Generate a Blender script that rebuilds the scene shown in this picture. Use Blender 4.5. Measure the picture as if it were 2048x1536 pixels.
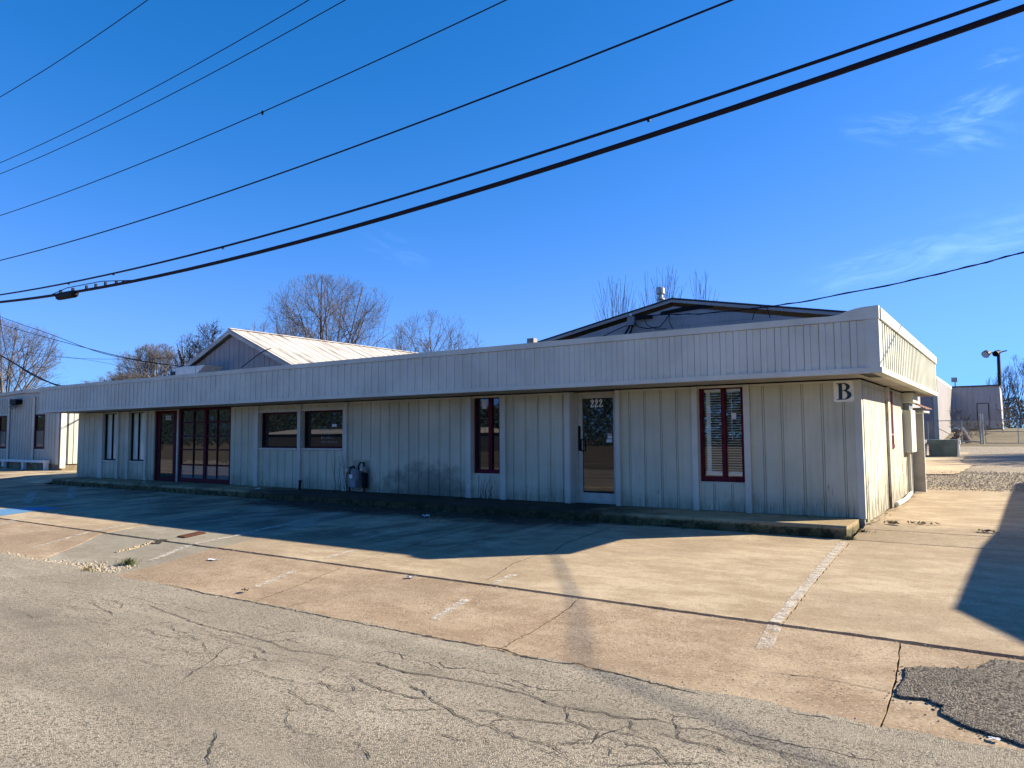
import bpy, bmesh, math, random
from math import sin, cos, radians, pi, sqrt, atan2
from mathutils import Vector, Matrix

for o in list(bpy.data.objects):
    bpy.data.objects.remove(o)
scene = bpy.context.scene
COL = scene.collection

# ------------------------------------------------------------------ camera, sky, sun, exposure
cam_data = bpy.data.cameras.new("camera")
cam = bpy.data.objects.new("camera", cam_data)
COL.objects.link(cam)
scene.camera = cam
cam_data.sensor_width = 36.0
cam_data.lens = 1474.94 / 2048 * 36
cam_data.clip_start, cam_data.clip_end = 0.1, 3000
YAW, PITCH, ROLL = radians(34.551), radians(3.983), radians(-0.349)
fwd = Vector((-sin(YAW) * cos(PITCH), cos(YAW) * cos(PITCH), sin(PITCH)))
rt = Vector((cos(YAW), sin(YAW), 0))
upv = rt.cross(fwd)
r2 = rt * cos(ROLL) + upv * sin(ROLL)
u2 = upv * cos(ROLL) - rt * sin(ROLL)
M = Matrix((r2, u2, -fwd)).transposed().to_4x4()
M.translation = Vector((2.2289, -13.6611, 1.4388))
cam.matrix_world = M

SUN_AZ, SUN_EL = 43.5, 27.8          # azimuth from +X towards +Y
SUN_STRENGTH, SKY_STRENGTH, EXPOSURE = 5.0, 0.05, 1.45

world = bpy.data.worlds.new("World")
scene.world = world
world.use_nodes = True
wn = world.node_tree
wn.nodes.clear()


class NT:
    """tiny helper to write node graphs as expressions"""
    def __init__(self, tree):
        self.t = tree

    def n(self, typ, **kw):
        nd = self.t.nodes.new(typ)
        ins = kw.pop('ins', {})
        for k, v in kw.items():
            setattr(nd, k, v)
        for k, v in ins.items():
            self.set(nd.inputs[k], v)
        return nd

    def set(self, sock, v):
        if hasattr(v, 'is_output'):
            self.t.links.new(v, sock)
        elif v is not None:
            sock.default_value = v

    def m(self, op, a, b=None, c=None, clamp=False):
        nd = self.t.nodes.new('ShaderNodeMath')
        nd.operation = op
        nd.use_clamp = clamp
        self.set(nd.inputs[0], a)
        if b is not None:
            self.set(nd.inputs[1], b)
        if c is not None:
            self.set(nd.inputs[2], c)
        return nd.outputs[0]

    def ss(self, x, lo, hi, a=0.0, b=1.0):
        nd = self.t.nodes.new('ShaderNodeMapRange')
        nd.interpolation_type = 'SMOOTHSTEP'
        self.set(nd.inputs[0], x)
        for i, v in ((1, lo), (2, hi), (3, a), (4, b)):
            self.set(nd.inputs[i], v)
        return nd.outputs[0]

    def mix(self, f, a, b, blend='MIX'):
        nd = self.t.nodes.new('ShaderNodeMix')
        nd.data_type = 'RGBA'
        nd.blend_type = blend
        self.set(nd.inputs[0], f)
        self.set(nd.inputs[6], col4(a))
        self.set(nd.inputs[7], col4(b))
        return nd.outputs[2]

    def noise(self, vec, scale, detail=4, rough=0.55, dist=0.0):
        nd = self.n('ShaderNodeTexNoise')
        self.set(nd.inputs['Vector'], vec)
        nd.inputs['Scale'].default_value = scale
        nd.inputs['Detail'].default_value = detail
        nd.inputs['Roughness'].default_value = rough
        nd.inputs['Distortion'].default_value = dist
        return nd.outputs[0]

    def vor(self, vec, scale, feature='F1', out=0, rnd=1.0):
        nd = self.n('ShaderNodeTexVoronoi', feature=feature)
        self.set(nd.inputs['Vector'], vec)
        nd.inputs['Scale'].default_value = scale
        nd.inputs['Randomness'].default_value = rnd
        return nd.outputs[out]

    def pos(self, scale=(1, 1, 1), rot=(0, 0, 0), loc=(0, 0, 0)):
        g = self.n('ShaderNodeNewGeometry')
        mp = self.n('ShaderNodeMapping')
        self.t.links.new(g.outputs['Position'], mp.inputs[0])
        mp.inputs['Scale'].default_value = scale
        mp.inputs['Rotation'].default_value = rot
        mp.inputs['Location'].default_value = loc
        return mp.outputs[0]

    def xyz(self, v):
        nd = self.n('ShaderNodeSeparateXYZ')
        self.t.links.new(v, nd.inputs[0])
        return nd.outputs


def col4(c):
    if isinstance(c, (tuple, list)) and len(c) == 3:
        return (c[0], c[1], c[2], 1)
    return c


W_ = NT(wn)
sky = W_.n('ShaderNodeTexSky', sky_type='NISHITA')
sky.sun_disc = False
sky.sun_elevation = radians(SUN_EL)
sky.sun_rotation = radians(90 - SUN_AZ)
sky.altitude = 50
sky.air_density = 1.0
sky.dust_density = 0.0
sky.ozone_density = 5.0
hsv = W_.n('ShaderNodeHueSaturation', ins={'Hue': 0.5, 'Saturation': 1.0, 'Value': 1.0, 'Color': sky.outputs[0]})
# thin cirrus wisps, fixed to directions of the sky dome
tc = W_.n('ShaderNodeTexCoord')
D = W_.xyz(tc.outputs['Generated'])
azr = W_.m('MULTIPLY', W_.m('ARCTAN2', D[1], D[0]), 180 / pi)
elr = W_.m('MULTIPLY', W_.m('ARCSINE', D[2]), 180 / pi)


def wisp(az0, el0, ang, lu, lv, amp, nscale, thr):
    a = radians(ang)
    du = W_.m('SUBTRACT', azr, az0)
    dv = W_.m('SUBTRACT', elr, el0)
    u = W_.m('ADD', W_.m('MULTIPLY', du, cos(a)), W_.m('MULTIPLY', dv, sin(a)))
    v = W_.m('SUBTRACT', W_.m('MULTIPLY', dv, cos(a)), W_.m('MULTIPLY', du, sin(a)))
    r = W_.m('ADD', W_.m('POWER', W_.m('ABSOLUTE', W_.m('DIVIDE', u, lu)), 2.0), W_.m('POWER', W_.m('ABSOLUTE', W_.m('DIVIDE', v, lv)), 2.0))
    mask = W_.ss(r, 0.0, 1.0, 1.0, 0.0)
    cv = W_.n('ShaderNodeCombineXYZ')
    W_.set(cv.inputs[0], W_.m('MULTIPLY', u, 0.30 * nscale))
    W_.set(cv.inputs[1], W_.m('MULTIPLY', v, 1.15 * nscale))
    cv.inputs[2].default_value = az0
    nz = W_.noise(cv.outputs[0], 1.0, 6, 0.62, 0.8)
    return W_.m('MULTIPLY', W_.m('MULTIPLY', mask, W_.ss(nz, thr - 0.04, thr + 0.42)), amp)


wisps = [wisp(94.5, 19.8, 14, 7.0, 1.5, 0.24, 0.9, 0.42), wisp(91.5, 20.7, -8, 3.2, 1.3, 0.30, 1.2, 0.40), wisp(90.2, 23.3, 0, 1.6, 0.7, 0.22, 1.4, 0.42),
         wisp(95, 11.9, -9, 10.0, 1.7, 0.22, 0.7, 0.38), wisp(90, 13.0, -4, 9.0, 1.9, 0.12, 0.7, 0.40), wisp(134, 14.2, 18, 4.0, 1.5, 0.06, 1.0, 0.42)]
cl = wisps[0]
for w in wisps[1:]:
    cl = W_.m('ADD', cl, w)
cl = W_.m('MINIMUM', cl, 0.8)
# the photograph's deep blue: red falls off faster with height than in the raw sky, green is softly limited low down
sep = W_.n('ShaderNodeSeparateColor')
wn.links.new(hsv.outputs[0], sep.inputs[0])
r3 = W_.m('POWER', sep.outputs[0], 3.0)
red_ = W_.m('DIVIDE', W_.m('MULTIPLY', r3, 0.418), W_.m('ADD', 1.0, W_.m('MULTIPLY', r3, 0.2085)))
g3 = W_.m('POWER', W_.m('DIVIDE', sep.outputs[1], 6.0), 3.0)
grn_ = W_.m('DIVIDE', sep.outputs[1], W_.m('POWER', W_.m('ADD', 1.0, g3), 0.3333))
cmb = W_.n('ShaderNodeCombineColor')
W_.set(cmb.inputs[0], red_)
W_.set(cmb.inputs[1], grn_)
W_.set(cmb.inputs[2], W_.m('MULTIPLY', sep.outputs[2], 1.58))
tinted = cmb.outputs[0]
skycol = W_.mix(cl, tinted, (6.0, 9.5, 15.0))
bg = W_.n('ShaderNodeBackground', ins={'Color': skycol, 'Strength': SKY_STRENGTH})
wo = W_.n('ShaderNodeOutputWorld')
wn.links.new(bg.outputs[0], wo.inputs[0])

sl = bpy.data.lights.new("sun", 'SUN')
sl.energy = SUN_STRENGTH
sl.angle = radians(0.5)
sl.color = (1.0, 0.89, 0.70)
sun = bpy.data.objects.new("sun", sl)
COL.objects.link(sun)
sdir = Vector((cos(radians(SUN_AZ)) * cos(radians(SUN_EL)), sin(radians(SUN_AZ)) * cos(radians(SUN_EL)), sin(radians(SUN_EL))))
sun.rotation_euler = sdir.to_track_quat('Z', 'Y').to_euler()
sun.location = (20, 20, 30)

vs = scene.view_settings
vs.view_transform = 'Standard'
vs.look = 'None'
vs.exposure = EXPOSURE
vs.gamma = 1.0
vs.use_curve_mapping = False
scene.cycles.max_bounces = 6
scene.cycles.transparent_max_bounces = 8

# ------------------------------------------------------------------ helpers
RNG = random.Random(7)
BP = [(-300, -.15), (-13, -.2), (-8.66, -.36), (-6.84, -.25), (-1.17, -.2), (0, -.07), (6.65, 0.0), (20, .3), (45, .65), (48, .70), (62, 1.72), (80, 1.88), (400, 2.6)]


def zg(y):
    if y <= BP[0][0]:
        return BP[0][1]
    for (a, za), (b, zb_) in zip(BP, BP[1:]):
        if y <= b:
            return za + (zb_ - za) * (y - a) / (b - a)
    return BP[-1][1]


WLOC = {}


def link(o, parent=None, wloc=(0, 0, 0)):
    wloc = Vector(wloc)
    COL.objects.link(o)
    WLOC[o.name] = wloc
    if parent is not None:
        o.parent = parent
        o.location = wloc - WLOC[parent.name]
    else:
        o.location = wloc
    return o


def tag(o, label=None, cat=None, group=None, kind=None):
    if label:
        o['label'] = label
    if cat:
        o['category'] = cat
    if group:
        o['group'] = group
    if kind:
        o['kind'] = kind
    return o


def thing(name, loc, label, cat, group=None):
    o = bpy.data.objects.new(name, None)
    o.empty_display_size = 0.2
    link(o, None, loc)
    return tag(o, label, cat, group)


class MB:
    def __init__(self):
        self.v, self.f = [], []

    def add(self, vs_, fs):
        b = len(self.v)
        self.v += [tuple(p) for p in vs_]
        self.f += [tuple(i + b for i in f) for f in fs]
        return self

    def box(self, x0, x1, y0, y1, z0, z1):
        return self.add([(x0, y0, z0), (x1, y0, z0), (x1, y1, z0), (x0, y1, z0), (x0, y0, z1), (x1, y0, z1), (x1, y1, z1), (x0, y1, z1)],
                        [(0, 3, 2, 1), (4, 5, 6, 7), (0, 1, 5, 4), (1, 2, 6, 5), (2, 3, 7, 6), (3, 0, 4, 7)])

    def quad(self, *p):
        return self.add(p, [tuple(range(len(p)))])

    def prism(self, pts, d):
        """extrude a planar polygon (3d points) by vector d"""
        n = len(pts)
        d = Vector(d)
        q = [Vector(p) + d for p in pts]
        fs = [tuple(reversed(range(n))), tuple(range(n, 2 * n))] + [(i, (i + 1) % n, n + (i + 1) % n, n + i) for i in range(n)]
        return self.add(list(pts) + q, fs)

    def tube(self, pts, radii, sides=6, cap=True):
        pts = [Vector(p) for p in pts]
        if not isinstance(radii, (list, tuple)):
            radii = [radii] * len(pts)
        b = len(self.v)
        up = None
        for i, p in enumerate(pts):
            t = (pts[min(i + 1, len(pts) - 1)] - pts[max(i - 1, 0)])
            if t.length < 1e-9:
                t = Vector((0, 0, 1))
            t.normalize()
            if up is None:
                up = Vector((0, 0, 1)) if abs(t.z) < 0.9 else Vector((1, 0, 0))
            s = t.cross(up)
            if s.length < 1e-6:
                s = t.cross(Vector((0, 1, 0)))
            s.normalize()
            u = s.cross(t)
            up = u
            for k in range(sides):
                a = 2 * pi * k / sides
                self.v.append(tuple(p + (s * cos(a) + u * sin(a)) * radii[i]))
        for i in range(len(pts) - 1):
            for k in range(sides):
                a, c = b + i * sides + k, b + i * sides + (k + 1) % sides
                self.f.append((a, c, c + sides, a + sides))
        if cap:
            self.f.append(tuple(b + k for k in reversed(range(sides))))
            e = b + (len(pts) - 1) * sides
            self.f.append(tuple(e + k for k in range(sides)))
        return self

    def lathe(self, c, prof, sides=16):
        """prof: list of (r, z) about a vertical axis at c"""
        b = len(self.v)
        for r, z in prof:
            for k in range(sides):
                a = 2 * pi * k / sides
                self.v.append((c[0] + r * cos(a), c[1] + r * sin(a), c[2] + z))
        for i in range(len(prof) - 1):
            for k in range(sides):
                a, d = b + i * sides + k, b + i * sides + (k + 1) % sides
                self.f.append((a, d, d + sides, a + sides))
        self.f.append(tuple(b + k for k in reversed(range(sides))))
        e = b + (len(prof) - 1) * sides
        self.f.append(tuple(e + k for k in range(sides)))
        return self

    def mesh(self, name, mat, origin=(0, 0, 0), smooth=False):
        me = bpy.data.meshes.new(name)
        ox, oy, oz = origin
        me.from_pydata([(x - ox, y - oy, z - oz) for x, y, z in self.v], [], self.f)
        me.update()
        if mat is not None:
            me.materials.append(mat)
        if smooth:
            me.polygons.foreach_set('use_smooth', [True] * len(me.polygons))
        return me

    def build(self, name, mat, parent=None, origin=None, smooth=False):
        if origin is None:
            xs = [p[0] for p in self.v]; ys = [p[1] for p in self.v]; zs = [p[2] for p in self.v]
            origin = ((min(xs) + max(xs)) / 2, (min(ys) + max(ys)) / 2, min(zs))
        me = self.mesh(name, mat, origin, smooth)
        o = bpy.data.objects.new(name, me)
        return link(o, parent, origin)


def bevel(o, w=0.006, seg=1):
    md = o.modifiers.new('bevel', 'BEVEL')
    md.width = w
    md.segments = seg
    md.limit_method = 'ANGLE'
    return o


CACHE = {}


def piece(name, key, fn, mat, parent, wloc):
    """a part whose mesh (built about its own origin by fn(MB)) is shared by all pieces with the same key"""
    if key not in CACHE:
        mb = MB()
        fn(mb)
        CACHE[key] = mb.mesh(name, mat)
    o = bpy.data.objects.new(name, CACHE[key])
    return link(o, parent, wloc)


def board(name, x0, x1, y0, y1, z0, z1, mat, parent):
    w, d, h = round(x1 - x0, 3), round(y1 - y0, 3), round(z1 - z0, 3)
    return piece(name, (name, w, d, h, mat.name), lambda m: m.box(0, w, 0, d, 0, h), mat, parent, (x0, y0, z0))


# ------------------------------------------------------------------ materials
def newmat(name):
    m = bpy.data.materials.new(name)
    m.use_nodes = True
    m.node_tree.nodes.clear()
    return m, NT(m.node_tree)


def finish(m, T, color, rough=0.8, bump=None, bstr=0.3, bdist=0.01, spec=0.3, metallic=0.0, alpha=None):
    b = T.n('ShaderNodeBsdfPrincipled')
    T.set(b.inputs['Base Color'], col4(color))
    T.set(b.inputs['Roughness'], rough)
    b.inputs['Specular IOR Level'].default_value = spec
    T.set(b.inputs['Metallic'], metallic)
    if bump is not None:
        bn = T.n('ShaderNodeBump')
        bn.inputs['Strength'].default_value = bstr
        bn.inputs['Distance'].default_value = bdist
        T.set(bn.inputs['Height'], bump)
        m.node_tree.links.new(bn.outputs[0], b.inputs['Normal'])
    out = T.n('ShaderNodeOutputMaterial')
    if alpha is None:
        m.node_tree.links.new(b.outputs[0], out.inputs[0])
    else:
        tr = T.n('ShaderNodeBsdfTransparent')
        mx = T.n('ShaderNodeMixShader')
        T.set(mx.inputs[0], alpha)
        m.node_tree.links.new(tr.outputs[0], mx.inputs[1])
        m.node_tree.links.new(b.outputs[0], mx.inputs[2])
        m.node_tree.links.new(mx.outputs[0], out.inputs[0])
    return m


def simple(name, c, rough=0.7, var=0.25, scale=6.0, spec=0.3, metallic=0.0, stretch=(1, 1, 1), bump=0.0, bscale=40):
    m, T = newmat(name)
    p = T.pos(stretch)
    n = T.noise(p, scale, 5, 0.6)
    k = T.ss(n, 0.25, 0.75)
    lo = tuple(v * (1 - var) for v in c)
    hi = tuple(min(1, v * (1 + var * 0.6)) for v in c)
    bm = T.noise(T.pos(), bscale, 3) if bump > 0 else None
    return finish(m, T, T.mix(k, lo, hi), rough, bm, bump, 0.01, spec, metallic)


def paint_wall(name, base, peel=0.0, grime=0.5, wood=(0.12, 0.10, 0.08)):
    """old exterior paint: faint vertical streaks, splash dirt, peeled spots"""
    m, T = newmat(name)
    p = T.pos()
    z = T.xyz(p)
    big = T.noise(p, 0.9, 4, 0.6)
    streak = T.noise(T.pos((14, 14, 0.7)), 1.0, 5, 0.65)
    fine = T.noise(T.pos((60, 60, 3)), 1.0, 4, 0.7)
    c = T.mix(T.ss(big, 0.3, 0.7), tuple(v * 0.86 for v in base), tuple(v * 1.05 for v in base))
    c = T.mix(T.m('MULTIPLY', T.ss(streak, 0.45, 0.8), 0.35 * grime), c, (base[0] * .45, base[1] * .45, base[2] * .42))
    # splash dirt just above the slab, ragged top
    h = T.m('ADD', z[2], T.m('MULTIPLY', T.m('SUBTRACT', big, 0.5), 0.5))
    d = T.m('MULTIPLY', T.ss(h, 0.02, 0.42, 1.0, 0.0), T.ss(fine, 0.25, 0.7))
    c = T.mix(T.m('MULTIPLY', d, 0.75 * grime), c, (0.10, 0.105, 0.075))
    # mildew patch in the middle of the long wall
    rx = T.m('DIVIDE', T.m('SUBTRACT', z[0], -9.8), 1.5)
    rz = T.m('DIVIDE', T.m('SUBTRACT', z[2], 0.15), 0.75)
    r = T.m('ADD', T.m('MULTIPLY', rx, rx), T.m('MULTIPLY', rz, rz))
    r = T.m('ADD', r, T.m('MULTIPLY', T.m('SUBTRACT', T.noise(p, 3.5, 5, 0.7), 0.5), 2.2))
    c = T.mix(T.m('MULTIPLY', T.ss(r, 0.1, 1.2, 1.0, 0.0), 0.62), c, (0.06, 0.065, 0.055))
    if peel > 0:
        pl = T.m('ADD', T.m('MULTIPLY', T.noise(T.pos((38, 38, 4.5)), 1.0, 6, 0.72), 0.6), T.m('MULTIPLY', T.noise(T.pos((5, 5, 1.2)), 1.0, 4, 0.6), 0.4))
        lowz = T.ss(z[2], 0.0, 1.5, 0.09, 0.0)
        k = T.ss(T.m('ADD', pl, lowz), 0.66 - 0.10 * peel, 0.72 - 0.10 * peel)
        c = T.mix(T.m('MULTIPLY', k, 0.85), c, wood)
    bmp = T.m('ADD', T.m('MULTIPLY', fine, 0.6), T.m('MULTIPLY', streak, 0.6))
    return finish(m, T, c, 0.75, bmp, 0.25, 0.004, 0.25)


def m_concrete(name, tint=(1, 1, 1), dark=1.0, pebble=0.5, mossy=False):
    m, T = newmat(name)
    p = T.pos()
    xyz = T.xyz(p)
    big = T.noise(p, 0.35, 6, 0.62)
    mid = T.noise(T.pos((0.85, 1.5, 1)), 1.7, 9, 0.70, 0.25)
    spots = T.noise(p, 9.0, 7, 0.75)
    fine = T.noise(p, 46.0, 6, 0.8)
    grains = T.vor(p, 62.0, 'F1', 1)
    gv = T.n('ShaderNodeRGBToBW')
    m.node_tree.links.new(grains, gv.inputs[0])
    t = lambda c: tuple(a * b * dark for a, b in zip(c, tint))
    c = T.mix(T.ss(mid, 0.36, 0.66), t((0.310, 0.230, 0.142)), t((0.450, 0.360, 0.240)))
    c = T.mix(T.m('MULTIPLY', T.ss(big, 0.44, 0.62), 0.62), c, t((0.27, 0.205, 0.132)))
    c = T.mix(T.m('MULTIPLY', T.ss(spots, 0.52, 0.72), 0.50), c, t((0.185, 0.138, 0.088)))
    c = T.mix(T.m('MULTIPLY', T.ss(spots, 0.46, 0.28), 0.40), c, t((0.52, 0.44, 0.32)))
    c = T.mix(T.m('MULTIPLY', T.ss(fine, 0.52, 0.70), 0.60), c, t((0.17, 0.125, 0.082)))
    c = T.mix(T.m('MULTIPLY', T.ss(fine, 0.44, 0.30), 0.45), c, t((0.58, 0.50, 0.38)))
    c = T.mix(T.m('MULTIPLY', T.ss(gv.outputs[0], 0.62, 0.95), 0.45 * pebble), c, t((0.13, 0.10, 0.075)))
    c = T.mix(T.m('MULTIPLY', T.ss(gv.outputs[0], 0.30, 0.05), 0.50 * pebble), c, t((0.55, 0.47, 0.36)))
    pit = T.vor(p, 30.0, 'F1', 0)
    pk = T.m('MULTIPLY', T.ss(pit, 0.30, 0.14), T.ss(T.noise(p, 2.2, 5, 0.7), 0.42, 0.60))
    c = T.mix(T.m('MULTIPLY', pk, 0.60 * (0.4 + pebble)), c, t((0.085, 0.062, 0.042)))
    # leaf stain below the front wall's middle, blackened to deepen the shade, ragged outline
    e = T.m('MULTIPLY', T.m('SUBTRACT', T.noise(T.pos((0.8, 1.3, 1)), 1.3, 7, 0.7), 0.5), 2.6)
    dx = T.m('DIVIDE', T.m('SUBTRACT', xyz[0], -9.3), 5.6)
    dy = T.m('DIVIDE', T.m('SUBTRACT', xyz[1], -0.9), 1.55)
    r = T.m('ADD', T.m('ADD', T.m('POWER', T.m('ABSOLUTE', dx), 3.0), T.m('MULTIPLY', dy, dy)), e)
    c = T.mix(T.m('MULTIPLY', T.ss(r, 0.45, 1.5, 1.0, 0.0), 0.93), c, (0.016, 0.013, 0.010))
    # stain blotches masked to the canopy's shadow, painted in to darken that shade
    st = T.noise(T.pos((1.5, 0.5, 1)), 1.0, 7, 0.68, 0.5)
    canopy_shade = T.m('MULTIPLY', T.ss(xyz[1], -6.4, -4.8), T.ss(xyz[0], -3.0, -5.5))
    c = T.mix(T.m('MULTIPLY', T.m('MULTIPLY', canopy_shade, T.ss(st, 0.42, 0.60)), 0.62), c, (0.060, 0.046, 0.034))
    if mossy:
        low = T.ss(T.m('ADD', xyz[2], T.m('MULTIPLY', T.m('SUBTRACT', spots, 0.5), 0.10)), -0.035, -0.10)
        c = T.mix(T.m('MULTIPLY', low, 0.75), c, (0.085, 0.080, 0.034))
        c = T.mix(T.m('MULTIPLY', T.m('MULTIPLY', low, T.ss(T.noise(p, 5.0, 6, 0.75), 0.44, 0.58)), 0.85), c, (0.022, 0.024, 0.012))
    hgt = T.m('ADD', T.m('MULTIPLY', fine, 0.8), T.m('ADD', T.m('MULTIPLY', gv.outputs[0], 0.5 * pebble), T.m('MULTIPLY', spots, 0.6)))
    return finish(m, T, c, 0.9, hgt, 0.75, 0.008, 0.2)


def m_asphalt(name, light=(0.335, 0.290, 0.215), darkc=(0.045, 0.040, 0.034), mean=(0.185, 0.160, 0.122), scale=85.0, bump=0.9, patchy=0.3):
    m, T = newmat(name)
    p = T.pos()
    warp = T.n('ShaderNodeTexVoronoi', feature='F1')
    T.set(warp.inputs['Vector'], p)
    warp.inputs['Scale'].default_value = scale
    cell = T.n('ShaderNodeRGBToBW')
    m.node_tree.links.new(warp.outputs[1], cell.inputs[0])
    edge = T.vor(p, scale, 'DISTANCE_TO_EDGE', 0)
    big = T.noise(p, 0.5, 5, 0.6)
    med = T.noise(T.pos((0.5, 3.0, 1)), 1.2, 5, 0.6)
    fine = T.noise(p, 34, 8, 0.8)
    c = T.mix(T.ss(cell.outputs[0], 0.12, 0.85), mean, light)
    c = T.mix(T.ss(cell.outputs[0], 0.34, 0.20), c, darkc)
    c = T.mix(T.m('MULTIPLY', T.ss(edge, 0.16, 0.02), 0.8), c, darkc)
    c = T.mix(T.m('MULTIPLY', T.ss(big, 0.40, 0.68), patchy), c, tuple(v * 0.55 for v in mean))
    c = T.mix(T.m('MULTIPLY', T.ss(med, 0.52, 0.75), patchy), c, tuple(min(1, v * 1.35) for v in mean))
    c = T.mix(T.m('MULTIPLY', T.ss(fine, 0.52, 0.70), 0.55), c, darkc)
    c = T.mix(T.m('MULTIPLY', T.ss(fine, 0.44, 0.32), 0.35), c, light)
    trk = T.noise(T.pos((0.10, 1.1, 1)), 1.0, 5, 0.6, 0.3)
    blot = T.noise(p, 1.1, 7, 0.72)
    c = T.mix(T.m('MULTIPLY', T.ss(trk, 0.46, 0.66), patchy), c, tuple(v * 0.50 for v in mean))
    c = T.mix(T.m('MULTIPLY', T.ss(trk, 0.44, 0.30), patchy), c, tuple(min(1, v * 1.5) for v in mean))
    c = T.mix(T.m('MULTIPLY', T.ss(blot, 0.52, 0.66), patchy * 1.1), c, tuple(v * 0.48 for v in mean))
    hgt = T.m('ADD', T.ss(edge, 0.0, 0.3), T.m('MULTIPLY', cell.outputs[0], 0.7))
    return finish(m, T, c, 0.9, hgt, bump, 0.006, 0.25)


def m_glass_dark(name, tint=(0.01, 0.012, 0.014), ior=1.9, wav=0.0, wscale=3.0):
    m, T = newmat(name)
    b = T.n('ShaderNodeBsdfPrincipled')
    b.inputs['Base Color'].default_value = (*tint, 1)
    b.inputs['Roughness'].default_value = 0.015
    b.inputs['IOR'].default_value = ior
    if wav > 0:
        bn = T.n('ShaderNodeBump')
        bn.inputs['Strength'].default_value = wav
        bn.inputs['Distance'].default_value = 0.05
        T.set(bn.inputs['Height'], T.noise(T.pos(), wscale, 2, 0.5))
        m.node_tree.links.new(bn.outputs[0], b.inputs['Normal'])
    out = T.n('ShaderNodeOutputMaterial')
    m.node_tree.links.new(b.outputs[0], out.inputs[0])
    return m


def m_glass_clear(name, refl=0.2, tint=(0.95, 0.98, 0.98)):
    m, T = newmat(name)
    g = T.n('ShaderNodeBsdfGlossy')
    g.inputs['Roughness'].default_value = 0.015
    g.inputs['Color'].default_value = (0.9, 0.95, 1, 1)
    tr = T.n('ShaderNodeBsdfTransparent')
    tr.inputs['Color'].default_value = (*tint, 1)
    mx = T.n('ShaderNodeMixShader')
    mx.inputs[0].default_value = refl
    out = T.n('ShaderNodeOutputMaterial')
    L = m.node_tree.links
    L.new(tr.outputs[0], mx.inputs[1])
    L.new(g.outputs[0], mx.inputs[2])
    L.new(mx.outputs[0], out.inputs[0])
    return m


def m_marking(name, c, wear=0.5):
    m, T = newmat(name)
    p = T.pos()
    n = T.noise(p, 9.0, 6, 0.75)
    n2 = T.noise(p, 60.0, 3, 0.7)
    k = T.ss(T.m('ADD', T.m('MULTIPLY', n, 0.6), T.m('MULTIPLY', n2, 0.4)), wear - 0.08, wear + 0.10)
    return finish(m, T, c, 0.85, None, alpha=T.m('MULTIPLY', k, 0.85), spec=0.2)


def m_roof_metal():
    m, T = newmat('weathered_white_roof')
    p = T.pos()
    s = T.noise(T.pos((0.5, 3.5, 0.5)), 1.0, 6, 0.65, 0.3)
    b = T.noise(p, 0.5, 4, 0.6)
    c = T.mix(T.ss(s, 0.46, 0.70), (0.50, 0.46, 0.41), (0.20, 0.17, 0.145))
    c = T.mix(T.m('MULTIPLY', T.ss(b, 0.52, 0.72), 0.5), c, (0.36, 0.31, 0.27))
    return finish(m, T, c, 0.6, None)


PAINT = (0.51, 0.505, 0.375)
MT = {}
MT['wall'] = paint_wall('old_cream_paint', PAINT, 0.12, 0.95)
MT['wall_peel'] = paint_wall('peeling_cream_paint', (0.54, 0.505, 0.40), 0.95, 0.9)
MT['trim'] = paint_wall('cream_trim_paint', (0.54, 0.537, 0.455), 0.0, 0.4)
MT['fascia'] = paint_wall('cream_metal_fascia', (0.585, 0.585, 0.50), 0.0, 0.22)
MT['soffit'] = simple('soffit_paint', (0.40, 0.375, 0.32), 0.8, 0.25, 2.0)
MT['red'] = simple('dark_red_paint', (0.090, 0.009, 0.018), 0.65, 0.3, 8.0, spec=0.12)
MT['red_dark'] = simple('maroon_paint', (0.055, 0.006, 0.013), 0.65, 0.3, 8.0, spec=0.12)
MT['alu'] = simple('painted_door_frame', (0.46, 0.45, 0.38), 0.5, 0.15, 5.0, spec=0.4)
MT['black'] = simple('black_metal', (0.006, 0.006, 0.008), 0.6, 0.2, 10.0, spec=0.15)
MT['rubber'] = simple('black_cable_sheath', (0.005, 0.003, 0.012), 0.7, 0.2, 3.0)
MT['steel'] = simple('galvanised_steel', (0.36, 0.36, 0.35), 0.45, 0.35, 9.0, metallic=0.7)
MT['meter_grey'] = simple('grey_meter_paint', (0.20, 0.22, 0.23), 0.5, 0.3, 9.0)
MT['white'] = simple('white_paint', (0.74, 0.73, 0.69), 0.6, 0.12, 6.0)
MT['letter_white'] = simple('white_vinyl', (0.72, 0.72, 0.70), 0.5, 0.05, 6.0)
MT['letter_blue'] = simple('dark_teal_vinyl', (0.010, 0.045, 0.075), 0.4, 0.3, 12.0)
MT['plate'] = simple('sign_plate', (0.80, 0.80, 0.72), 0.5, 0.15, 18.0)
MT['red_vinyl'] = simple('red_vinyl', (0.45, 0.03, 0.04), 0.5, 0.05, 6.0)
MT['glass'] = m_glass_dark('dark_glass', (0.010, 0.012, 0.014), 1.75)
MT['glass_wavy'] = m_glass_dark('dark_wavy_glass', (0.010, 0.013, 0.015), 1.85, 0.05, 2.6)
MT['glass_door'] = m_glass_dark('dark_door_glass', (0.012, 0.015, 0.017), 1.7, 0.015, 1.2)
MT['glass_pale'] = m_glass_dark('papered_glass', (0.15, 0.145, 0.145), 1.5)
MT['glass_clear'] = m_glass_clear('clear_glass', 0.09)
MT['blind'] = simple('white_blind', (0.86, 0.86, 0.82), 0.6, 0.08, 4.0)
MT['curtain'] = simple('pale_curtain', (0.86, 0.87, 0.78), 0.85, 0.2, 3.0, stretch=(6, 6, 0.4))
MT['room'] = simple('dark_interior', (0.05, 0.05, 0.05), 0.9)
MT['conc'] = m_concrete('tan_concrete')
MT['conc_apron'] = m_concrete('pinkish_concrete', (1.02, 0.97, 0.95), 0.92, 1.0)
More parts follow.
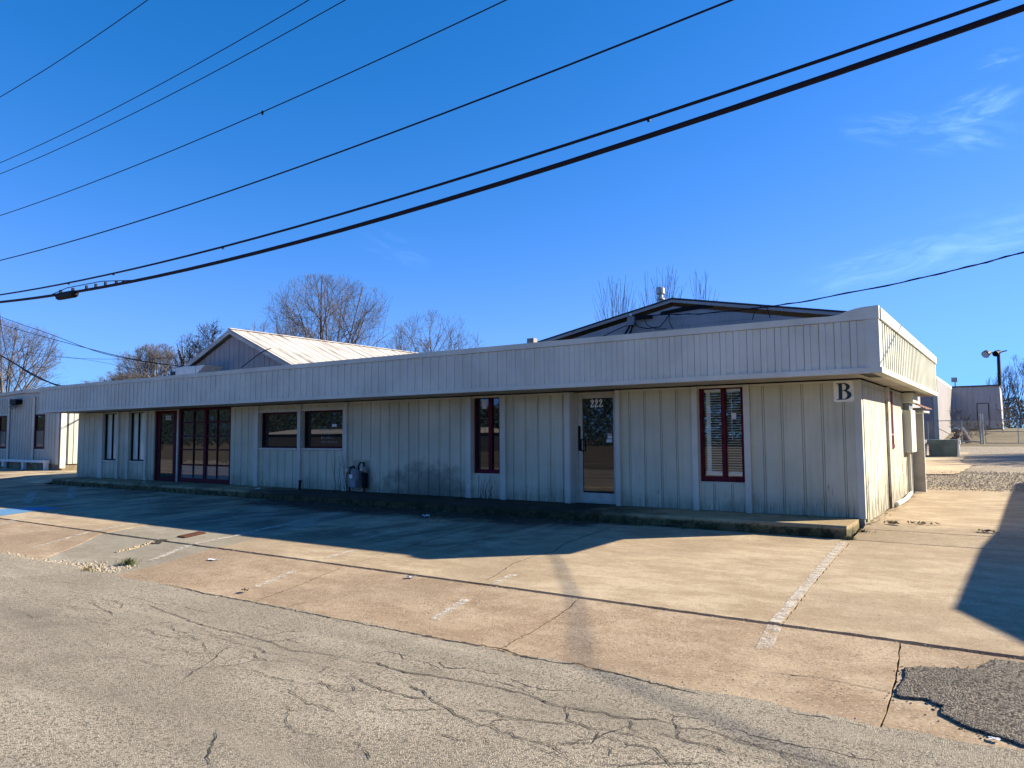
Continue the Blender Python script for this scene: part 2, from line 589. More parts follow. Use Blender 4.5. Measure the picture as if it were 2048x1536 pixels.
MT['conc_patch'] = m_concrete('grey_concrete', (0.86, 0.98, 1.12), 0.92, 0.6)
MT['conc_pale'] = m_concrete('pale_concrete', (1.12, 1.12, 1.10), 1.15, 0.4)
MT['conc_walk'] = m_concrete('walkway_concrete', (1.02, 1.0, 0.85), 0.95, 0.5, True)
MT['asphalt'] = m_asphalt('old_asphalt', (0.52, 0.455, 0.35), (0.105, 0.090, 0.068), (0.325, 0.282, 0.212), 88.0, 0.8, 0.42)
MT['asphalt_patch'] = m_asphalt('coarse_dark_asphalt', (0.33, 0.285, 0.225), (0.026, 0.022, 0.018), (0.125, 0.105, 0.083), 60.0, 1.0)
MT['crack'] = simple('crack_shadow_dirt', (0.040, 0.034, 0.027), 1.0, 0.4, 20)
MT['soil'] = simple('dark_joint_soil', (0.030, 0.026, 0.020), 1.0, 0.4, 15)
MT['litterbed'] = simple('black_leaf_mould', (0.022, 0.020, 0.017), 1.0, 0.5, 5, bump=0.6)
MT['gravel'] = m_asphalt('lane_gravel', (0.52, 0.44, 0.32), (0.11, 0.09, 0.068), (0.34, 0.28, 0.20), 26.0, 1.0)
MT['stone'] = simple('loose_stone', (0.34, 0.29, 0.22), 0.9, 0.5, 25.0)
MT['field'] = simple('dormant_grass_field', (0.135, 0.108, 0.058), 1.0, 0.4, 0.35, bump=0.6, bscale=6)
MT['grass'] = simple('weed_green', (0.085, 0.10, 0.04), 0.9, 0.4, 12.0)
MT['straw'] = simple('dry_straw', (0.30, 0.245, 0.14), 0.95, 0.35, 12.0)
MT['leaf'] = simple('dead_leaf', (0.16, 0.125, 0.085), 0.9, 0.5, 30.0)
MT['paper'] = simple('paper_scrap', (0.62, 0.62, 0.62), 0.8, 0.1, 30.0)
MT['mark'] = m_marking('worn_white_marking', (0.53, 0.485, 0.41), 0.47)
MT['mark_faint'] = m_marking('faint_white_marking', (0.57, 0.52, 0.44), 0.50)
MT['mark_blue'] = m_marking('worn_blue_marking', (0.10, 0.26, 0.46), 0.40)
MT['roof'] = m_roof_metal()
MT['oldwood'] = paint_wall('weathered_grey_boards', (0.33, 0.295, 0.29), 0.5, 0.6, (0.10, 0.085, 0.08))
MT['barge'] = simple('pale_barge_board', (0.50, 0.46, 0.42), 0.7, 0.35, 2.0)
MT['roof_dark'] = simple('dark_roof_edge', (0.035, 0.037, 0.04), 0.7, 0.4, 3.0)
MT['plank'] = paint_wall('weathered_planks', (0.34, 0.325, 0.325), 0.85, 0.5, (0.075, 0.070, 0.075))
MT['metalwall'] = simple('grey_metal_siding', (0.40, 0.415, 0.355), 0.55, 0.12, 0.8)
MT['metalwall2'] = simple('mauve_metal_siding', (0.27, 0.245, 0.232), 0.6, 0.15, 0.6)
MT['bark'] = simple('grey_bark', (0.085, 0.076, 0.072), 0.95, 0.35, 3.0)
MT['twig'] = simple('grey_brown_twig', (0.118, 0.104, 0.098), 0.95, 0.3, 2.0)
MT['bark_dark'] = simple('dark_bark', (0.075, 0.060, 0.050), 0.95, 0.35, 3.0)
MT['green_dumpster'] = simple('grey_green_bin_paint', (0.115, 0.155, 0.145), 0.6, 0.3, 2.0)
MT['rust'] = simple('rusty_iron', (0.15, 0.055, 0.030), 0.85, 0.5, 20)
MT['moss'] = simple('mossy_green', (0.055, 0.065, 0.028), 1.0, 0.5, 14)
MT['wood_pole'] = simple('creosoted_pole', (0.10, 0.075, 0.055), 0.9, 0.35, 3.0, stretch=(6, 6, 0.5))
MT['lamp_glass'] = simple('lamp_lens', (0.55, 0.56, 0.55), 0.2, 0.05, 5)
MT['far_leaf'] = simple('evergreen_foliage', (0.030, 0.046, 0.030), 0.95, 0.4, 1.2)
MT['brick'] = simple('red_brick_rubble', (0.19, 0.075, 0.05), 0.9, 0.4, 8)

MT['metalwall3'] = simple('pale_mauve_siding', (0.43, 0.40, 0.385), 0.6, 0.12, 0.6)

ROAD_CRACKS = [[(-1.919,-9.763),(-1.793,-9.773),(-1.719,-9.819),(-1.512,-9.857),(-1.385,-9.855),(-1.25,-9.865),(-1.117,-9.809)],[(-1.405,-9.679),(-1.253,-9.707),(-1.065,-9.834),(-0.918,-9.87),(-0.775,-9.942),(-0.651,-9.962),(-0.548,-9.994),(-0.482,-9.962),(-0.384,-10.01),(-0.32,-9.996),(-0.227,-10.026),(-0.143,-10.011),(-0.003,-10.015),(0.092,-10.064),(0.175,-10.116)],[(-1.251,-10.122),(-1.145,-10.123),(-1.052,-10.033),(-0.887,-9.908)],[(-2.35,-9.11),(-2.01,-9.119),(-1.692,-9.065),(-1.49,-9.181),(-1.331,-9.087),(-1.16,-9.098),(-1.02,-9.073),(-0.846,-9.15),(-0.711,-9.197),(-0.613,-9.195),(-0.479,-9.117),(-0.318,-9.041),(-0.181,-9.051),(-0.084,-9.089),(0.081,-9.071),(0.224,-8.984),(0.439,-8.944)],[(-2.224,-9.477),(-1.986,-9.415),(-1.661,-9.455),(-1.442,-9.397),(-1.203,-9.372),(-1.036,-9.347),(-0.833,-9.339),(-0.696,-9.329),(-0.571,-9.348),(-0.423,-9.411),(-0.298,-9.401),(-0.134,-9.378),(-0.024,-9.354),(0.081,-9.372),(0.265,-9.27),(0.375,-9.262),(0.467,-9.301),(0.554,-9.253)],[(-0.294,-9.397),(-0.165,-9.596),(-0.058,-9.625),(0.057,-9.644),(0.103,-9.729),(0.185,-9.716),(0.315,-9.715),(0.455,-9.702),(0.57,-9.807),(0.638,-9.877)],[(0.27,-9.092),(0.34,-9.137),(0.496,-9.096)],[(0.34,-9.137),(0.383,-9.256),(0.453,-9.346),(0.517,-9.467),(0.586,-9.512)],[(0.103,-9.729),(0.138,-9.847),(0.255,-9.852),(0.299,-9.938)],[(0.137,-9.367),(0.197,-9.468),(0.287,-9.54)],[(-0.49,-9.95),(-0.525,-9.867),(-0.44,-9.803),(-0.348,-9.733),(-0.198,-9.694),(-0.133,-9.681)],[(-0.73,-9.789),(-0.632,-9.755),(-0.561,-9.761),(-0.504,-9.851)],[(0.292,-10.084),(0.419,-10.016),(0.522,-9.899),(0.735,-9.74)],[(-1.09,-9.234),(-0.953,-9.232),(-0.809,-9.247),(-0.6,-9.302)],[(-0.968,-10.613),(-0.839,-10.671),(-0.709,-10.747)],[(-0.672,-10.26),(-0.559,-10.242),(-0.432,-10.243)],[(-0.016,-9.994),(0.049,-9.914),(0.132,-9.836)],[(-0.416,-10.135),(-0.355,-10.185),(-0.302,-10.208)],[(0.27,-8.947),(0.568,-8.884),(0.766,-8.928),(0.953,-8.896),(1.073,-8.895),(1.172,-8.906),(1.311,-8.901),(1.428,-8.893),(1.567,-8.883),(1.703,-8.886),(1.833,-8.876),(1.93,-8.914)],[(0.352,-9.146),(0.547,-9.075),(0.634,-9.046),(0.819,-9.171),(0.944,-9.16),(1.061,-9.168),(1.137,-9.174),(1.255,-9.131),(1.403,-9.168),(1.515,-9.127)],[(0.421,-9.315),(0.564,-9.242),(0.722,-9.277),(0.855,-9.323),(0.977,-9.278)],[(0.839,-9.07),(0.86,-9.106),(0.892,-9.149)],[(0.527,-9.473),(0.578,-9.499),(0.654,-9.458),(0.746,-9.466),(0.84,-9.545)],[(1.026,-9.287),(1.086,-9.376),(1.143,-9.46)],[(1.15,-8.939),(1.252,-9.025),(1.331,-9.059),(1.401,-9.155)],[(0.626,-9.818),(0.744,-9.73),(0.88,-9.669)],[(1.433,-8.983),(1.581,-8.992),(1.73,-8.995)],[(-5.965,-9.875),(-5.573,-9.724),(-5.307,-9.723)],[(-4.619,-9.937),(-4.403,-9.896),(-4.244,-9.937),(-3.982,-9.931),(-3.84,-9.858)],[(-5.6,-9.109),(-5.246,-9.065),(-4.924,-9.148),(-4.641,-9.137),(-4.3,-9.02),(-3.806,-9.067),(-3.487,-9.041),(-3.11,-8.96)],[(-5.521,-9.287),(-4.943,-9.379),(-4.364,-9.463),(-3.954,-9.498),(-3.656,-9.474),(-3.141,-9.5),(-2.824,-9.574),(-2.522,-9.475),(-2.248,-9.456)],[(-2.59,-10.108),(-2.385,-10.141),(-2.23,-10.127),(-2.079,-10.113)],[(-2.011,-10.256),(-1.749,-10.327),(-1.686,-10.365),(-1.582,-10.327),(-1.391,-10.383)],[(-1.686,-10.488),(-1.483,-10.676),(-1.332,-10.736),(-1.181,-10.688)],[(-1.716,-10.991),(-1.627,-11.056),(-1.536,-11.143),(-1.429,-11.239),(-1.339,-11.282),(-1.258,-11.291)],[(-2.063,-9.973),(-1.936,-10.004),(-1.776,-10.052),(-1.615,-10.047)],[(-3.182,-9.342),(-2.935,-9.377)]]
EDGE_CRACK = [(-6.428,-8.546),(-6.002,-8.562),(-5.544,-8.591),(-5.271,-8.578),(-2.118,-8.566),(-1.748,-8.55),(-1.425,-8.525),(-1.195,-8.586),(-0.871,-8.587),(-0.687,-8.531),(-0.52,-8.563),(-0.227,-8.579),(0.141,-8.63),(0.466,-8.651),(0.601,-8.64),(0.849,-8.654),(1.052,-8.628),(1.25,-8.615),(1.389,-8.644)]

# ------------------------------------------------------------------ the setting: ground, road, slabs
def structure(o):
    o['kind'] = 'structure'
    return o


g = MB()
ys = [-300, -60, -13, -8.75, -6.84, -1.17, 0, 6.65, 20, 45, 48, 62, 80, 400]
gz = lambda y: zg(y) - (0.02 if y >= 45 else 0.10)
for a, b in zip(ys, ys[1:]):
    g.quad((-600, a, gz(a)), (600, a, gz(a)), (600, b, gz(b)), (-600, b, gz(b)))
ground = structure(g.build('ground', MT['field'], origin=(0, 0, 0)))


def sheet(name, poly, mat, off, parent=None, ysplit=True):
    """flat sheet that follows the ground profile: polygon clipped into y bands"""
    cuts = [b[0] for b in BP]
    mb = MB()
    lo = min(p[1] for p in poly)
    hi = max(p[1] for p in poly)
    lev = [lo] + [c for c in cuts if lo < c < hi] + [hi]
    for a, b in zip(lev, lev[1:]):
        q = clip(clip(poly, 1, a, True), 1, b, False)
        if len(q) >= 3:
            mb.quad(*[(x, y, zg(y) + off) for x, y in q])
    return mb.build(name, mat, parent)


def clip(poly, ax, val, keep_above):
    out = []
    n = len(poly)
    for i in range(n):
        p, q = poly[i], poly[(i + 1) % n]
        ip = (p[ax] >= val) if keep_above else (p[ax] <= val)
        iq = (q[ax] >= val) if keep_above else (q[ax] <= val)
        if ip:
            out.append(p)
        if ip != iq:
            t = (val - p[ax]) / (q[ax] - p[ax])
            out.append(tuple(a + t * (b - a) for a, b in zip(p, q)))
    return out


def ragged(pts, amp=0.012, step=0.12, seed=1):
    rr = random.Random(seed)
    out = []
    n = len(pts)
    for i in range(n):
        a, b = pts[i], pts[(i + 1) % n]
        L = sqrt((b[0] - a[0]) ** 2 + (b[1] - a[1]) ** 2)
        k = max(1, min(120, int(L / step)))
        for j in range(k):
            t = j / k
            x, y = a[0] + (b[0] - a[0]) * t, a[1] + (b[1] - a[1]) * t
            if j > 0:
                x += rr.uniform(-amp, amp)
                y += rr.uniform(-amp, amp)
            out.append((x, y))
    return out


# road: a crowned sheet with an uneven edge against the apron
rd = MB()
edge = [(-140, -8.62)]
x = -60.0
rr = random.Random(3)
while x < 60:
    edge.append((x, -8.55 + rr.uniform(-0.035, 0.035)))
    x += 0.22 if -14 < x < 5 else 3.0
edge.append((140, -8.6))
prev = None
for (x, y) in edge:
    row = [(x, y, zg(y) + 0.006), (x, -9.4, zg(-9.4)), (x, -11, zg(-11)), (x, -13, zg(-13)), (x, -17, -0.22), (x, -19, -0.30)]
    if prev:
        for k in range(5):
            rd.quad(prev[k], prev[k + 1], row[k + 1], row[k])
    prev = row
road = structure(rd.build('road', MT['asphalt'], origin=(0, -12, -0.3), smooth=False))


def crack_strip(name, pts, parent, w=0.012, seed=0, off=0.006):
    rr = random.Random(seed)
    mb = MB()
    fine = []
    for a, b in zip(pts, pts[1:]):
        L = sqrt((b[0] - a[0]) ** 2 + (b[1] - a[1]) ** 2)
        k = max(1, int(L / 0.035))
        for j in range(k):
            t = j / k
            fine.append((a[0] + (b[0] - a[0]) * t + rr.gauss(0, .007), a[1] + (b[1] - a[1]) * t + rr.gauss(0, .007)))
    fine.append(pts[-1])
    n = len(fine)
    L, R = [], []
    for i in range(n):
        a, b = fine[max(0, i - 1)], fine[min(n - 1, i + 1)]
        dx, dy = b[0] - a[0], b[1] - a[1]
        l = sqrt(dx * dx + dy * dy) or 1
        taper = min(1, 9 * min(i, n - 1 - i) / n + 0.25)
        ww = w * taper * rr.uniform(0.45, 1.2) * (1.8 if rr.random() < .05 else 1)
        px, py = -dy / l * ww / 2, dx / l * ww / 2
        L.append((fine[i][0] + px, fine[i][1] + py, zg(fine[i][1] + py) + off))
        R.append((fine[i][0] - px, fine[i][1] - py, zg(fine[i][1] - py) + off))
    for i in range(n - 1):
        mb.quad(L[i], R[i], R[i + 1], L[i + 1])
    return mb.build(name, MT['crack'], parent)


for i, c in enumerate(ROAD_CRACKS):
    crack_strip('crack', c, road, 0.0115 if len(c) > 6 else 0.008, i)
crack_strip('crack', EDGE_CRACK, road, 0.022, 77, 0.012)
# finer branch cracks that run with the wheel track
rr = random.Random(11)
for i in range(60):
    t = rr.uniform(-8.5, 2.0)
    y0 = rr.uniform(-10.6, -8.95)
    L = rr.uniform(0.25, 1.1)
    a = rr.uniform(-0.35, 0.35) + (rr.choice((1.3, -1.3)) if rr.random() < .25 else 0)
    pts = [(t + L * k / 5 * cos(a) + rr.gauss(0, .02), y0 + L * k / 5 * sin(a) + rr.gauss(0, .025)) for k in range(6)]
    crack_strip('crack', pts, road, rr.uniform(.004, .008), 100 + i)

# parking lot: dark joint bed with separate concrete slabs on it
lot = structure(sheet('parking_lot', [(-60, -8.8), (12, -8.8), (12, -1.0), (-60, -1.0)], MT['soil'], -0.06))
lane = structure(sheet('lane', [(0.0, -1.0), (12, -1.0), (12, 9.3), (0.0, 9.3)], MT['soil'], -0.06))


def slab(poly, mat, parent=lot, seed=0, off=0.0, amp=0.010, name='concrete_slab'):
    poly = ragged(poly, amp, 0.10, seed)
    cuts = [b[0] for b in BP]
    lo = min(p[1] for p in poly)
    hi = max(p[1] for p in poly)
    lev = [lo] + [c for c in cuts if lo + .02 < c < hi - .02] + [hi]
    mb = MB()
    for a, b in zip(lev, lev[1:]):
        q = clip(clip(poly, 1, a, True), 1, b, False)
        if len(q) < 3:
            continue
        n = len(q)
        top = [(x, y, zg(y) + off) for x, y in q]
        mb.add(top, [tuple(range(n))])
        base = [(x, y, zg(y) + off - .055) for x, y in q]
        mb.add(top + base, [(i, i + n, (i + 1) % n + n, (i + 1) % n) for i in range(n)])
    return mb.build(name, mat, parent)


JY = -6.83
# right-hand joint runs from the walkway corner to the long joint
RJ = [(0.400, JY + .042), (0.197, -4.324), (-0.0, -1.22)]
A3 = [(-2.99, JY + .042), (-3.03, -6.45), (-3.34, -5.53), (-3.39, -5.0), (-3.36, -4.5), (-3.57, -3.95), (-3.70, -3.2), (-3.9, -1.2)]
A5 = [(-5.12, JY + .042), (-5.39, -5.65), (-5.83, -3.79), (-6.30, -1.2)]
BR = [(-8.034, JY + .042), (-8.288, -5.912), (-9.0, -3.6), (-9.6, -1.2)]
BL = [(-11.32, JY + .042), (-12.0, -5.2), (-12.9, -3.2), (-13.6, -1.2)]


def strip(left, right, gap=0.008, y0=None):
    L = [(x + gap, y) for x, y in left]
    R = [(x - gap, y) for x, y in right]
    return L + R[::-1]


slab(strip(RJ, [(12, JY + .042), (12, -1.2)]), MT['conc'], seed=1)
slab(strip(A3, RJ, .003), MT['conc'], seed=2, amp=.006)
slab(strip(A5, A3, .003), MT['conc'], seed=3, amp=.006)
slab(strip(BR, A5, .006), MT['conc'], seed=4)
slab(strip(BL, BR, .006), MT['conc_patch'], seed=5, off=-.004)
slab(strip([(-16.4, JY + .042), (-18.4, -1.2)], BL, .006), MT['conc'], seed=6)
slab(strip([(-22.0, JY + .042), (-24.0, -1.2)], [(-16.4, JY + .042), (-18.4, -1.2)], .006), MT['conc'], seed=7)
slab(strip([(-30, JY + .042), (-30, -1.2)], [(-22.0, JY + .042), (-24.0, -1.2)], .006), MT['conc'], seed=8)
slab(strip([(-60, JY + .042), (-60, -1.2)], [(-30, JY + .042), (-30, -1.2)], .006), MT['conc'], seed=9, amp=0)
# apron strip between the long joint and the road
J1 = [(-1.446, -8.62), (-1.467, -7.867), (-1.541, -7.193), (-1.62, JY - .042)]
J2 = [(-4.70, -8.62), (-4.862, -7.802), (-5.119, JY - .042)]
J3 = [(-7.60, -8.62), (-7.749, -7.637), (-8.034, JY - .042)]
J4 = [(-9.70, -8.62), (-10.57, -7.58), (-11.32, JY - .042)]
J0 = [(1.44, -8.62), (1.43, -8.0), (1.40, -7.46), (1.345, JY - .042)]
slab(strip(J0, [(3.4, -8.62), (3.4, -7.0), (3.4, JY - .042)], .006), MT['conc_apron'], seed=10, amp=.006, off=-.003)
slab(strip([(3.4, -8.62), (3.4, JY - .042)], [(12, -8.62), (12, JY - .042)], .010), MT['conc_apron'], seed=20)
slab(strip(J1, J0, .004), MT['conc_apron'], seed=11, amp=.006)
slab(strip(J2, J1, .003), MT['conc_apron'], seed=12, amp=.004)
for k_, j_ in enumerate((J1, J2)):
    crack_strip('joint_crack', j_, lot, .009, 300 + k_, .004)
crack_strip('joint_crack', A3, lot, .010, 310, .004)
crack_strip('joint_crack', A5, lot, .010, 311, .004)
crack_strip('joint_crack', [(-6.706, -3.543), (-5.727, -3.836), (-4.819, -3.796), (-3.6, -3.9)], lot, .008, 312, .004)
crack_strip('joint_crack', [(.62, -8.0), (1.0, -7.93), (1.43, -7.98)], lot, .007, 313, .004)
slab(strip(J3, J2, .006), MT['conc_apron'], seed=13)
slab(strip(J4, J3, .004), MT['conc_patch'], seed=14, off=-.003)
slab(strip([(-15.2, -8.62), (-16.4, JY - .042)], J4, .006), MT['conc_apron'], seed=15)
slab(strip([(-22, -8.62), (-22, JY - .042)], [(-15.2, -8.62), (-16.4, JY - .042)], .006), MT['conc_apron'], seed=16)
slab(strip([(-60, -8.62), (-60, JY - .042)], [(-22, -8.62), (-22, JY - .042)], .006), MT['conc_apron'], seed=17, amp=0)
# lane slabs beside the right wall and the forecourt left of the building
slab([(0.0, -1.18), (12, -1.18), (12, -0.42), (0.0, -0.42)], MT['conc'], lane, 21)
slab([(0.03, -0.40), (12, -0.40), (12, 4.2), (0.03, 4.2)], MT['conc'], lane, 22, amp=.006)
slab([(0.03, 4.212), (12, 4.212), (12, 7.2), (2.3, 7.75), (1.3, 8.6), (0.06, 8.42), (0.03, 6.6)], MT['conc'], lane, 23, amp=.02)
forecourt = structure(sheet('forecourt', [(-60, -1.18), (-27.0, -1.18), (-27.0, 9), (-60, 9)], MT['conc_pale'], -0.002))
lane_back = structure(sheet('gravel_lane', [(-12, 6.7), (14, 6.7), (14, 41), (-12, 41)], MT['gravel'], -0.03))
pad = structure(sheet('concrete_pad', ragged([(-4.0, 12.9), (-0.373, 12.99), (0.412, 13.05), (0.57, 13.8), (0.755, 18.1), (0.25, 19.3), (0.06, 30), (-4, 30)], .04, .3, 5), MT['conc_pale'], 0.012))

# asphalt patch at the lower right, with a thick broken edge
pp = [(1.44, -7.46), (1.62, -7.36), (1.876, -7.263), (1.93, -7.1), (1.98, -6.99), (2.3, -6.95), (3.2, -7.0), (3.3, -8.5), (2.162, -8.46), (2.01, -8.40), (1.869, -8.331), (1.729, -8.209), (1.733, -8.079), (1.627, -8.003), (1.50, -8.05), (1.453, -8.033), (1.46, -7.75)]
pq = ragged(pp, .018, .05, 9)
pm = MB()
cx_, cy_ = 2.3, -7.7
n = len(pq)
rings = []
rr = random.Random(4)
for f, h in ((1.0, -.03), (0.998, .004), (0.990, .012), (0.97, .016)):
    rings.append([(cx_ + (x - cx_) * f, cy_ + (y - cy_) * f, zg(cy_ + (y - cy_) * f) + h) for x, y in pq])
for a, b in zip(rings, rings[1:]):
    pm.add(a + b, [(i, (i + 1) % n, n + (i + 1) % n, n + i) for i in range(n)])
pm.add(rings[-1], [tuple(range(n))])
pm.build('asphalt_patch', MT['asphalt_patch'], lot)

# painted markings lie on the slabs
def marking(poly, mat='mark', seed=0):
    return sheet('painted_line', ragged(poly, .008, .12, seed), MT[mat], 0.006, lot)


def line(pts, w, mat='mark', seed=0):
    L, R = [], []
    for i, p in enumerate(pts):
        a, b = pts[max(0, i - 1)], pts[min(len(pts) - 1, i + 1)]
        dx, dy = b[0] - a[0], b[1] - a[1]
        l = sqrt(dx * dx + dy * dy)
        L.append((p[0] - dy / l * w / 2, p[1] + dx / l * w / 2))
        R.append((p[0] + dy / l * w / 2, p[1] - dx / l * w / 2))
    for i in range(len(pts) - 1):
        sheet('painted_line', [L[i], R[i], R[i + 1], L[i + 1]], MT[mat], 0.006, lot)


marking([(-0.115, -1.5), (-0.015, -1.5), (0.385, -6.78), (0.285, -6.78)], 'mark', 1)
marking([(0.30, -6.88), (0.42, -6.88), (0.50, -7.5), (0.385, -7.56)], 'mark_faint', 2)
line([(-8.02, -7.863), (-8.60, -6.88)], .11)
line([(-8.63, -6.80), (-8.84, -5.92), (-9.245, -4.88), (-9.618, -3.83), (-9.95, -2.6)], .11)
line([(-5.263, -8.119), (-5.537, -7.3)], .10, 'mark_faint')
line([(-5.803, -6.60), (-5.95, -5.9)], .10, 'mark_faint')
line([(-2.498, -8.136), (-2.665, -7.422)], .11, 'mark_faint')
line([(-2.78, -6.76), (-2.90, -6.2)], .11, 'mark_faint')
line([(-14.546, -7.25), (-14.70, -6.90)], .10)
line([(-11.527, -7.215), (-11.70, -6.90)], .10)
line([(-11.75, -6.78), (-12.15, -5.8)], .10)
line([(-10.983, -8.136), (-11.48, -7.258)], .09, 'mark_faint')
line([(-14.9, -7.0), (-15.392, -5.968), (-16.135, -3.929), (-17.184, -1.988)], .10)
line([(-18.3, -6.6), (-18.727, -5.669), (-19.704, -3.518), (-19.9, -1.985)], .10)
line([(-18.9, -5.0), (-22.78, -3.24)], .20)
line([(-19.37, -3.72), (-24.15, -1.46)], .20)
marking([(-17.9, -6.35), (-17.6, -5.25), (-16.65, -5.1), (-16.58, -5.77), (-16.2, -6.6)], 'mark_blue', 3)

# raised walkway along the front, with mossy curb face
wk = MB()
xs = [-26.3 + 0.25 * k for k in range(106)]
xs = [x for x in xs if x < -0.08] + [-0.075]
rr = random.Random(8)
prev = None
for x in xs:
    yy = -1.17 + rr.uniform(-.012, .012)
    row = [(x, yy + .01, zg(yy) - .05), (x, yy - .004, -.035), (x, yy + .028, 0.0 - .003), (x, -0.0, 0.004), (x, 0.0, -.2)]
    if prev:
        for k in range(4):
            wk.quad(prev[k], row[k], row[k + 1], prev[k + 1])
    prev = row
for row_x in (xs[0], xs[-1]):
    wk.quad((row_x, -1.16, zg(-1.17) - .05), (row_x, -1.17, -.035), (row_x, -1.14, -.003), (row_x, 0.0, .004), (row_x, 0, -.2))
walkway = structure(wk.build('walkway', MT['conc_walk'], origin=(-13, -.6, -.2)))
mo = MB()
rr = random.Random(21)
for k in range(2200):
    x = -rr.random() ** 1.3 * 8.5 - 0.32
    zz = rr.uniform(-.19, -.06) if rr.random() < .8 else rr.uniform(-.2, -.02)
    s = rr.uniform(.003, .011)
    a = rr.uniform(0, pi)
    y = -1.178 - rr.uniform(0, .012)
    mo.quad((x - s, y, zz - s * .6), (x + s, y - .006, zz - s * .4), (x + s * .7, y - .010, zz + s * .6), (x - s * .8, y, zz + s * .5))
tag(mo.build('curb_moss', MT['moss'], walkway), kind='stuff')

def leaf_scatter(name, n, fn, mat, smin, smax, label, cat, seed, lift=.012):
    rr = random.Random(seed)
    mb = MB()
    for _ in range(n):
        x, y, z = fn(rr)
        s = rr.uniform(smin, smax)
        a = rr.uniform(0, 2 * pi)
        w = s * rr.uniform(.35, .7)
        ca, sa = cos(a), sin(a)
        t1, t2 = rr.uniform(0, .4) * s, rr.uniform(0, .4) * s
        pts = [(-s, 0, t1), (0, -w, 0), (s, 0, t2), (0, w, .2 * s)]
        mb.quad(*[(x + px * ca - py * sa, y + px * sa + py * ca, z + lift + pz) for px, py, pz in pts])
    o = mb.build(name, mat)
    return tag(o, label, cat, kind='stuff')


def f_bed(r):
    x = r.uniform(-15.5, -3.4)
    t = (x + 16.2) / 12.6
    y = r.uniform(-1.2 - 2.1 * max(0, sin(pi * t)) ** .7, -.9)
    return x, y, (zg(y) + .015) if y < -1.17 else .03


leaf_scatter('leaf_litter', 420, f_bed, MT['leaf'], .015, .045, 'dry brown leaves scattered over the shaded kerb and leaf mould', 'dead leaves', 5)
leaf_scatter('pale_litter', 60, f_bed, MT['straw'], .012, .035, 'pale specks of dry litter in the shade below the wall', 'litter', 6)


def f_wall(r):
    y = r.uniform(-.1, 6.2)
    return abs(r.gauss(0, .10)) + .03, y, zg(y)


leaf_scatter('wall_litter', 260, f_wall, MT['leaf'], .012, .035, 'dead leaves gathered along the foot of the sunlit side wall', 'dead leaves', 7)


def stones(name, n, fn, smin, smax, label, cat, seed, mat=None):
    rr = random.Random(seed)
    mb = MB()
    for _ in range(n):
        x, y = fn(rr)
        s = rr.uniform(smin, smax)
        z = zg(y) + s * .25
        pts = []
        a0 = rr.uniform(0, 6)
        for k in range(5):
            a = a0 + 2 * pi * k / 5
            q = s * rr.uniform(.7, 1.2)
            pts.append((x + q * cos(a), y + q * sin(a), z - s * .35))
        top = (x + rr.uniform(-.2, .2) * s, y + rr.uniform(-.2, .2) * s, z + s * rr.uniform(.35, .7))
        mb.add(pts + [top], [(k, (k + 1) % 5, 5) for k in range(5)])
    return tag(mb.build(name, mat or MT['stone']), label, cat, kind='stuff')


def f_gut(r):
    t = r.random()
    x = -11.2 + 3.4 * t
    yc = -8.66 + .35 * max(0, (t - .45)) * 1.2
    return x, yc + r.gauss(0, .07 + .16 * max(0, t - .3))


stones('gutter_gravel', 1700, f_gut, .008, .024, 'loose gravel washed into the gutter at the lot entrance', 'gravel', 12)
stones('lane_gravel_stones', 2600, lambda r: (r.uniform(-.3, 2.6), 7.6 + 7 * r.random() ** 1.2), .012, .035, 'loose gravel on the lane behind the concrete', 'gravel', 13)
stones('edge_grit', 500, lambda r: (r.uniform(-8, 1.6), -8.6 + r.gauss(0, .10)), .004, .011, 'fine grit along the broken road edge', 'grit', 14)
def f_patch(r):
    i = r.randrange(len(pq))
    return pq[i][0] + r.gauss(-.01, .035), pq[i][1] + r.gauss(-.01, .035)


stones('patch_crumbs', 420, f_patch, .003, .009, 'loose dark crumbs along the edge of the asphalt patch', 'grit', 16, MT['asphalt_patch'])
stones('joint_crumbs', 420, lambda r: (r.uniform(-8, 4), JY + r.choice((-1, 1)) * .040 + r.gauss(0, .012)), .004, .010, 'crumbs of concrete along the long slab joint', 'grit', 15)

# ------------------------------------------------------------------ lettering as flat polygons
def ribbon(path):
    """path: (x, y, half width) -> quads"""
    L, R = [], []
    for i, (x, y, w) in enumerate(path):
        a, b = path[max(0, i - 1)], path[min(len(path) - 1, i + 1)]
        dx, dy = b[0] - a[0], b[1] - a[1]
        l = sqrt(dx * dx + dy * dy) or 1
        L.append((x - dy / l * w, y + dx / l * w))
        R.append((x + dy / l * w, y - dx / l * w))
    return [[L[i], R[i], R[i + 1], L[i + 1]] for i in range(len(path) - 1)]


def disc(cx, cy, r, n=14):
    return [[(cx + r * cos(2 * pi * k / n), cy + r * sin(2 * pi * k / n)) for k in range(n)]]


def glyph_two():
    """bold serif 2 in a 0.62 x 1 box"""
    P = [(.14, .74, .07), (.14, .82, .07), (.19, .90, .06), (.29, .95, .055), (.40, .91, .085), (.455, .82, .115), (.45, .70, .115), (.40, .57, .105), (.30, .43, .085), (.19, .29, .07), (.10, .16, .06), (.06, .06, .05)]
    q = ribbon(P) + disc(.15, .74, .11)
    q += [[(.03, 0), (.58, 0), (.58, .16), (.03, .16)], [(.53, .10), (.58, 0), (.60, .32), (.55, .32)]]
    return q


